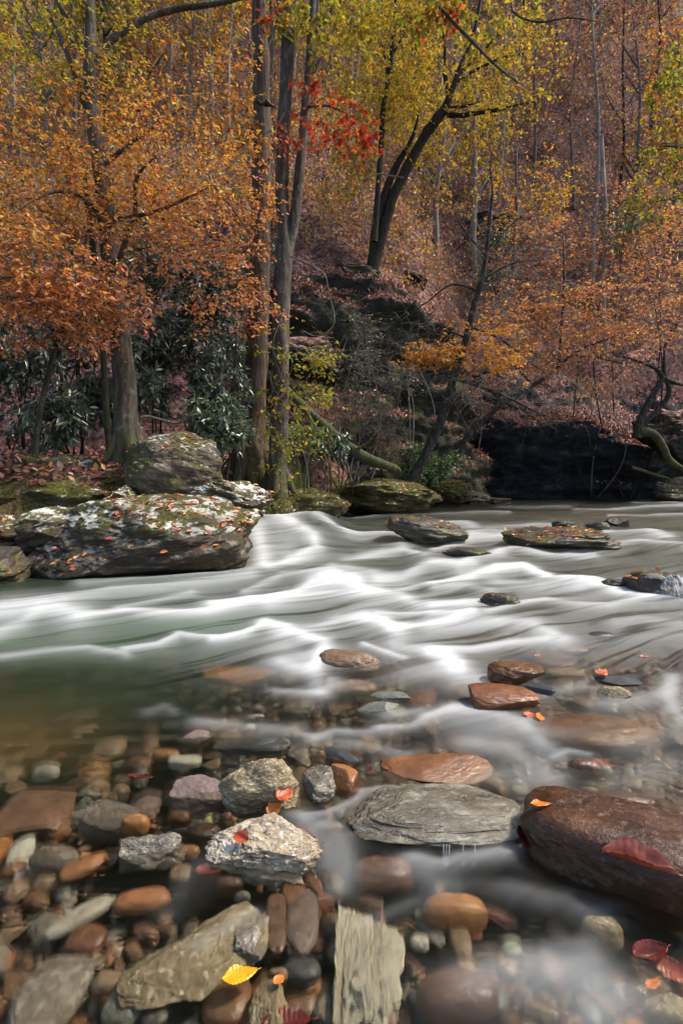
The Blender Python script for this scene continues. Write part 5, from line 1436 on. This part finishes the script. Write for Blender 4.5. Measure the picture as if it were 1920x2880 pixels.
tree('leafy_tree', 'tree beyond the right edge reaching in with yellow green foliage', 'tree', 10.5,
     [(2240, 1330, 60), (2230, 1000, 54), (2210, 700, 48), (2190, 400, 40), (2180, 100, 30)], [[(2205, 600, 20), (2080, 480, 16), (1960, 420, 11), (1850, 410, 7)], [(2195, 450, 18), (2080, 330, 14), (1960, 250, 9), (1850, 240, 5)], [(2210, 800, 16), (2080, 640, 12), (1960, 560, 8), (1820, 570, 5)]],
     [dict(at=[(1890, 430, 110, 60, 10.3, .8, 24), (1900, 260, 80, 80, 10.3, .8, 20), (1850, 570, 90, 40, 10.3, .6, 14), (1910, 150, 50, 60, 10.4, .6, 8)], spray=5, slen=.3, per=5, L=.085, wr=.5, cols=flat_cols(YGR + YEL[:1]), flat=.3, droop=.4, rmin=.003)], BARK_GREY, k=10)

# ------------------------------------------------------------------ shrubs
def shrub(label, at, base, L=.135, wr=.27, cols=RHO, per=9, spray=3, slen=.16, droop=.45, name='rhododendron', cat='shrub', group='rhododendrons under the trees', bark=BARK_DARK, lm=LEAF_WAX, flat=.2, stems=5, spread=0.5, clump=0.2, rmin=.003, curl=.15, jit=.3):
    b0 = np.array(base, float)
    root = thing(name, b0, label, cat, group)
    mb = MB(); nodes, nr = [], []
    for s in range(stems):
        tgt = P(*[a + R.uniform(-.6, .6) * r for a, r in ((at[s % len(at)][0], at[s % len(at)][2]), (at[s % len(at)][1], at[s % len(at)][3]))], at[s % len(at)][4])
        st = b0 + R.standard_normal(3) * np.array([.15, .15, 0]) * spread
        t = np.linspace(0, 1, 8)[:, None]
        q = st + (tgt - st) * t + np.sin(np.pi * t) * (R.standard_normal(3) * .12 * np.linalg.norm(tgt - st))
        r = np.linspace(.022, .006, 8) * (rmin / .003)
        tube(mb, q, r, 6, 0, .15, s, sub=2)
        nodes.append(q[2:]); nr.append(r[2:])
    mb.build('stem', bark, root, b0)
    mb = MB()
    cen = np.concatenate([in_ellipsoid(n, P(a, b, d), np.array([rx / F * d, rd, ry / F * d]), clump, 1.2, R.uniform(0, 30)) for (a, b, rx, ry, d, rd, n) in at])
    grow(mb, np.concatenate(nodes), np.concatenate(nr), cen, spray=spray, slen=slen, per=per, L=L, wr=wr, cols=flat_cols(cols, jit), flat=flat, droop=droop, rmin=rmin, curl=curl)
    mb.build('foliage', [bark, lm], root, b0)
    return root


def gp(px, d):
    x = (px - CX) / F * d
    return np.array([x, d, land_z(np.array([x]), np.array([d]))[0] - 0.05])


shrub('dark rhododendron filling the far left bank behind the leafy boulder', [(60, 1010, 150, 130, 8.6, .7, 110), (110, 1180, 130, 80, 8.0, .5, 60)], gp(70, 8.8))
shrub('dark rhododendron between the slim crooked sapling and the large left tree', [(220, 1090, 90, 140, 8.8, .6, 90), (250, 930, 80, 100, 9.2, .6, 50)], gp(215, 9.2))
shrub('tall grey green rhododendron right of the large left tree', [(440, 860, 110, 170, 9.4, .8, 150), (420, 1060, 90, 110, 9.0, .6, 70)], gp(440, 9.6))
shrub('grey green rhododendron reaching to the stout brown trunk', [(590, 900, 110, 180, 9.6, .8, 150), (620, 1060, 80, 120, 9.2, .6, 80)], gp(590, 10))
shrub('low fresh green rhododendron under the stout brown trunk', [(600, 1170, 90, 60, 8.6, .5, 60), (640, 1230, 50, 40, 8.3, .4, 24)], gp(610, 8.7), cols=RHO + GRN[:1], L=.13)
shrub('rhododendron high behind the orange crown at far left', [(130, 800, 200, 120, 10.5, .9, 130)], gp(120, 10.8))
shrub('rhododendron in the gap behind the large left tree', [(350, 700, 150, 130, 10.8, .9, 110)], gp(360, 11.2))
shrub('dark leaved shrub low between the rounded boulder and the rhododendrons', [(330, 1130, 60, 50, 8.6, .4, 30)], gp(335, 8.7), L=.14)
shrub('small glossy green shrub beside the foot of the forked trunk', [(925, 1240, 55, 40, 12.2, .4, 32)], gp(925, 12.4), L=.15, cols=RHO + GRN[:1])
shrub('tall rhododendron behind the forked trunk', [(700, 760, 110, 130, 12.5, .9, 80)], gp(690, 12.8))
shrub('leafy green bush on the moss at the feet of the leaning trunks', [(1225, 1290, 75, 50, 15.6, .6, 70), (1180, 1330, 50, 30, 15.4, .4, 20)], gp(1210, 15.8), L=.09, wr=.5, cols=GRN + [(.5, (0.16, 0.26, 0.12))], per=8, spray=4, name='bush', group='small bushes on the bank', lm=LEAF, slen=.25, droop=.2)
shrub('feathery grey green hemlock bush in front of the dark rock face', [(1010, 1080, 75, 110, 14.8, .8, 70), (1060, 1180, 60, 70, 14.6, .6, 30)], gp(1010, 14.9), L=.05, wr=.35, cols=[(.5, (0.1, 0.12, 0.06)), (.5, (0.2, 0.17, 0.11))], per=14, spray=6, name='hemlock', cat='shrub', group='small bushes on the bank', slen=.5, flat=.7, droop=.3, bark=BARK_TWIG, rmin=.0045)
shrub('dry brown twiggy bush under the hemlock by the fallen log', [(960, 1150, 60, 50, 15.2, .5, 30), (1090, 1240, 60, 40, 14.9, .5, 22)], gp(975, 15.2), L=.07, wr=.4, cols=RUS, per=4, spray=6, name='bush', group='small bushes on the bank', slen=.5, bark=BARK_TWIG, lm=LEAF, rmin=.0045)
shrub('dark green evergreen spray on the slope right of centre', [(1750, 640, 90, 60, 21.5, 1, 26), (1800, 600, 60, 40, 21.5, .8, 14)], gp(1760, 23), L=.12, wr=.3, cols=GRN, per=10, spray=5, name='hemlock', group='small evergreens on the slope', slen=.6, flat=.5, bark=BARK_DARK, rmin=.006)
shrub('young hemlock high on the slope under the bare white tree', [(1420, 640, 60, 50, 27, 1, 20), (1380, 740, 60, 70, 26, 1, 20)], gp(1400, 27), L=.13, wr=.3, cols=GRN, per=10, spray=5, name='hemlock', group='small evergreens on the slope', slen=.7, flat=.5, bark=BARK_DARK, rmin=.006)

for lab, at, bs, pc in [
  ('brown twiggy brushwood hanging over the dark rock face left of the hemlock', [(880, 1000, 70, 80, 15.2, .5, 34)], (880, 15.3), 3),
  ('tangle of dry brush at the foot of the rock face behind the forked trunk', [(860, 1180, 70, 60, 14.2, .5, 40)], (860, 14.4), 3),
  ('russet leaved brush along the edge above the overhang, left end', [(1300, 1110, 90, 50, 19.5, .8, 34)], (1290, 21.0), 5),
  ('russet leaved brush above the overhang beside the crooked tree', [(1680, 1090, 110, 45, 21.5, .8, 34)], (1660, 23.6), 5),
  ('thin brush growing on the litter above the overhang, middle', [(1500, 1040, 110, 60, 22.5, .8, 34)], (1500, 24.0), 5)]:
    shrub(lab, at, gp(*bs), L=.08, wr=.45, cols=RUS, per=pc, spray=6, name='bush', group='dry brush on the far bank', slen=.6, bark=BARK_TWIG, lm=LEAF, rmin=.005, flat=.4)
for lab, at, bs in [
  ('feathery hemlock draped over the dark rock face above the fallen log', [(1000, 950, 80, 70, 16.0, .5, 30)], (990, 16.2)),
  ('small hemlock on the rock face left of the leaning riverside trunk', [(1150, 1060, 70, 60, 17.0, .5, 24)], (1140, 17.1))]:
    shrub(lab, at, gp(*bs), L=.05, wr=.35, cols=[(.6, (0.08, 0.1, 0.045)), (.4, (0.15, 0.14, 0.08))], per=12, spray=6, name='hemlock', group='small bushes on the bank', slen=.5, flat=.7, droop=.4, bark=BARK_TWIG, rmin=.0045)

for lab, at, bs in [
  ('low yellow green bush on the leaf litter between the forked trunk and the log', [(850, 1230, 70, 50, 11.8, .5, 34)], (850, 12.0)),
  ('loose green and yellow sprigs behind the foot of the forked trunk', [(740, 1210, 60, 70, 11.5, .5, 30)], (735, 11.8))]:
    shrub(lab, at, gp(*bs), L=.07, wr=.55, cols=YGR + GRN[:2], per=6, spray=4, name='bush', group='small bushes on the bank', slen=.3, bark=BARK_TWIG, lm=LEAF, rmin=.003, flat=.5)

# ------------------------------------------------------------------ trees of the hillside
KIND = {'y': (YEL, 'yellow crown'), 'o': (ORA, 'orange crown'), 'g': (YGR, 'yellow green crown'), 'r': (RUS, 'thin russet crown'), 'b': (RUS, 'nearly bare twigs')}
BK = {'p': (BARK_PALE, 'pale'), 'm': (BARK_MID, 'grey'), 'd': (BARK_DARK, 'dark')}
BG = [  # px, depth, trunk width px, height m, lean px, crown, bark
 (480, 34, 14, 17, 10, 'y', 'p'), (545, 30, 15, 16, -8, 'o', 'p'), (585, 28, 14, 15, 4, 'y', 'p'), (602, 36, 12, 17, 6, 'y', 'p'), (645, 27, 15, 14, 20, 'o', 'p'), (430, 28, 14, 14, -12, 'o', 'm'),
 (360, 34, 13, 16, 10, 'y', 'm'), (300, 27, 14, 14, -20, 'g', 'd'), (210, 32, 14, 16, 12, 'y', 'm'), (120, 26, 16, 14, -10, 'g', 'm'), (40, 30, 15, 16, 10, 'y', 'p'), (-60, 28, 16, 15, 0, 'o', 'm'),
 (890, 30, 16, 15, 8, 'y', 'm'), (975, 33, 13, 17, 6, 'y', 'p'), (1010, 31, 17, 17, 4, 'y', 'p'), (930, 40, 12, 16, -6, 'o', 'm'), (840, 36, 12, 16, 5, 'y', 'p'), (770, 31, 14, 16, -5, 'y', 'm'),
 (1150, 34, 14, 15, 14, 'y', 'm'), (1230, 26.5, 22, 10, 8, 'y', 'p'), (1335, 29, 24, 13, 10, 'y', 'p'), (1275, 40, 12, 16, -6, 'y', 'm'), (1390, 38, 12, 15, 10, 'r', 'p'), (1125, 42, 12, 17, 4, 'o', 'm'),
 (1412, 33, 14, 19, 12, 'b', 'p'), (1440, 44, 12, 14, -4, 'b', 'p'), (1505, 36, 11, 14, 14, 'r', 'm'), (1560, 42, 11, 15, -10, 'b', 'm'), (1612, 34, 12, 15, 8, 'r', 'm'), (1665, 28, 16, 18, 10, 'b', 'p'),
 (1700, 40, 13, 15, -6, 'r', 'p'), (1740, 34, 13, 16, 12, 'b', 'd'), (1790, 30, 17, 16, -6, 'r', 'm'), (1840, 38, 13, 14, 4, 'r', 'd'), (1890, 31, 15, 14, 10, 'o', 'm'), (1960, 29, 17, 15, -10, 'y', 'm'),
 (1030, 47, 11, 15, 4, 'y', 'm'), (1200, 48, 11, 14, -6, 'g', 'd'), (1330, 48, 11, 14, 4, 'y', 'm'), (700, 42, 12, 18, 4, 'y', 'm'), (500, 46, 11, 17, -4, 'o', 'm'), (330, 45, 11, 17, 4, 'y', 'm'),
 (150, 44, 12, 18, 4, 'g', 'm'), (0, 42, 12, 18, 4, 'y', 'm'), (1480, 49, 11, 12, 4, 'g', 'd'), (1600, 50, 11, 11, -4, 'r', 'd'), (1720, 49, 11, 10, 5, 'r', 'd'), (1850, 49, 11, 9, 5, 'r', 'm'), (620, 50, 11, 16, 3, 'y', 'm'), (860, 50, 11, 15, -3, 'y', 'm')]
BANCH = [(735, 500, 'stout brown trunk'), (1150, 480, 'leaning forked tree'), (270, 400, 'large left tree'), (1690, 700, 'slender orange tree'), (1450, 650, 'small orange tree'), (1078, 300, 'thin dark upright tree'), (860, 300, 'dark right stem of the forked trunk')]
seen = {}
used = set()
for px, d, w, hgt, lean, kd, bk in BG:
    g0 = gp(px, d)
    a = CX + g0[0] / d * F; b0 = HY - (g0[2] - H) / d * F
    bt = HY - (g0[2] + hgt - H) / d * F
    cc, words_ = KIND[kd]
    bark, bw = BK[bk]
    an = min(BANCH, key=lambda q: abs(q[0] - px))
    lab = f"{'slim' if w < 13 else 'sturdy' if w > 16 else 'straight' if abs(lean) < 7 else 'leaning'} {bw} tree, {words_}, {'far ' if d > 41 else ''}uphill, {'right' if px > an[0] else 'left'} of {an[2]}"
    base_lab = lab
    q = 0
    while lab in used:
        q += 1
        lab = base_lab.replace(' tree,', f' tree, {ORD[q].strip()} such,', 1)
    used.add(lab)
    wob = lambda t: 9 * math.sin(4.3 * t + px) + 5 * math.sin(9.1 * t + 2.3 * px)
    w *= 0.85
    mid = [(a + lean * t + wob(t), b0 + (bt - b0) * t, w * (1 - .75 * t)) for t in np.linspace(0, 1, 10)]
    limbs = []
    for s in range(7):
        t0 = R.uniform(.25, .9); sd = R.choice([-1, 1]); ln = R.uniform(30, 80) * 30 / d
        x0, y0_ = a + lean * t0 + wob(t0), b0 + (bt - b0) * t0
        limbs.append([(x0, y0_, w * .45), (x0 + sd * ln * .5, y0_ - ln * .7, w * .33, d + R.uniform(-.5, .5)), (x0 + sd * ln, y0_ - ln * 1.7, w * .18, d + R.uniform(-1.2, 1.2))])
    yc = b0 + (bt - b0) * .68
    ry = abs(bt - b0) * .42
    rx = (95 if kd != 'b' else 70) * 32 / d
    n = {'y': 75, 'o': 70, 'g': 75, 'r': 66, 'b': 60}[kd]
    cr = [dict(at=[(a + lean * .7, yc, rx, ry, d, 2.2, n)], clump=.3, csc=.4, spray=6, slen=.85, per={'y': 6, 'o': 6, 'g': 6, 'r': 4, 'b': 2}[kd], L=.17 if d < 40 else .21, wr=.6, cols=flat_cols(cc, .25), flat=.3, rmin=.008, rscale=.008)]
    tree('hillside_tree', lab, 'tree', d, mid, limbs, cr, bark, group='trees of the hillside', k=8, rough=.08, crown_from=.35)

# the brushwood of saplings, dry stems and seedlings on the slope (uncountable)
mb = MB()
n = 8000
y = 19 * (56 / 19) ** R.random(n); x = R.uniform(-.85, .85, n) * y
z = land_z(x, y)
ok = (sdist(CLIFF, x, y) > .9) & (z > 3)
x, y, z = x[ok], y[ok], z[ok]; n = len(x)
hh = .4 + 2.6 * R.random(n) ** 1.8 * (0.6 + y / 50)
t = np.linspace(0, 1, 5)
ln_ = R.standard_normal((n, 3)) * .25
pts = np.stack([x, y, z - .05], -1)[:, None, :] + np.array([0, 0, 1.0]) * (hh[:, None] * t)[:, :, None] + ln_[:, None, :] * (hh[:, None] * t ** 1.5)[:, :, None]
twigs(mb, pts, np.linspace(1, .4, 5)[None] * (.004 + .00028 * y)[:, None], 3, 0)
sid = np.repeat(np.arange(n), 4)
tt = R.uniform(.3, .9, len(sid)); st = pts[sid, 0] + (pts[sid, 4] - pts[sid, 0]) * tt[:, None]
dv = R.standard_normal((len(sid), 3)) + np.array([0, 0, .6]); dv = unit(dv) * (hh[sid] * R.uniform(.15, .4, len(sid)))[:, None]
sp = st[:, None, :] + dv[:, None, :] * np.linspace(0, 1, 3)[None, :, None]
twigs(mb, sp, np.linspace(1, .5, 3)[None] * (.004 + .00025 * y[sid])[:, None], 3, 0)
lid = np.repeat(np.arange(len(sid)), 3)
f = R.random(len(lid))[:, None]
q = sp[lid, 0] * (1 - f) + sp[lid, 2] * f + R.standard_normal((len(lid), 3)) * .12
zone = vnoise(q * .12) + .25 * R.standard_normal(len(q))
rp = pal(len(q), RUS + [(.3, (.3, .17, .15)), (.12, (.6, .25, .06))], .35)
yp = pal(len(q), YEL[:2] + ORA[:2] + PINK[:1], .3)
xx, _ = px_of(q)
lc = np.where(((zone + .5 * smooth(1300, 900, xx) - .1) > .06)[:, None], yp, rp)
leaves(mb, q, R.standard_normal((len(q), 3)), R.standard_normal((len(q), 3)) + np.array([0, -.3, .7]), .09 + .0022 * q[:, 1], .6, lc, 1, .3)
tag(mb.build('undergrowth', [BARK_PALE, LEAF]), kind='stuff')

# ------------------------------------------------------------------ light, sky, camera
sun_el, sun_az = math.radians(52), math.radians(82)           # azimuth from the view direction (+y) towards +x
w = bpy.data.worlds.new('World')
bpy.context.scene.world = w
w.use_nodes = True
nt = w.node_tree
sky = nt.nodes.new('ShaderNodeTexSky')
sky.sky_type = 'NISHITA'
sky.sun_disc = False
sky.sun_elevation = sun_el
sky.sun_rotation = sun_az
sky.air_density = 1.0
sky.dust_density = 2.0
bg = nt.nodes['Background']
bg.inputs[1].default_value = 0.12
nt.links.new(sky.outputs[0], bg.inputs[0])
sl = bpy.data.lights.new('sun', 'SUN')
sl.energy = 2.7
sl.angle = math.radians(9)
sl.color = (1.0, 0.9, 0.77)
so = bpy.data.objects.new('sun', sl)
C.objects.link(so)
dv = Vector((math.cos(sun_el) * math.sin(sun_az), math.cos(sun_el) * math.cos(sun_az), math.sin(sun_el)))
so.rotation_euler = dv.to_track_quat('Z', 'Y').to_euler()
so.location = (20, 10, 40)

cam = bpy.data.cameras.new('camera')
cam.sensor_fit = 'VERTICAL'
cam.sensor_height = 36.0
cam.sensor_width = 24.0
cam.lens = 18.0
cam.shift_y = (HY - 1440.0) / 2880.0
cam.clip_start = 0.05
cam.clip_end = 500
co = bpy.data.objects.new('camera', cam)
C.objects.link(co)
co.location = (0, 0, H)
co.rotation_euler = (math.radians(90), 0, 0)
sc = bpy.context.scene
sc.camera = co
sc.view_settings.view_transform = 'Standard'
sc.view_settings.look = 'None'
sc.view_settings.exposure = 1.12
sc.view_settings.gamma = 1
sc.render.engine = 'CYCLES'
sc.cycles.use_adaptive_sampling = True
sc.cycles.adaptive_threshold = 0.03
sc.cycles.max_bounces = 6
sc.cycles.transparent_max_bounces = 6
sc.cycles.diffuse_bounces = 2
sc.cycles.glossy_bounces = 2
sc.cycles.sample_clamp_indirect = 6
sc.cycles.use_denoising = True
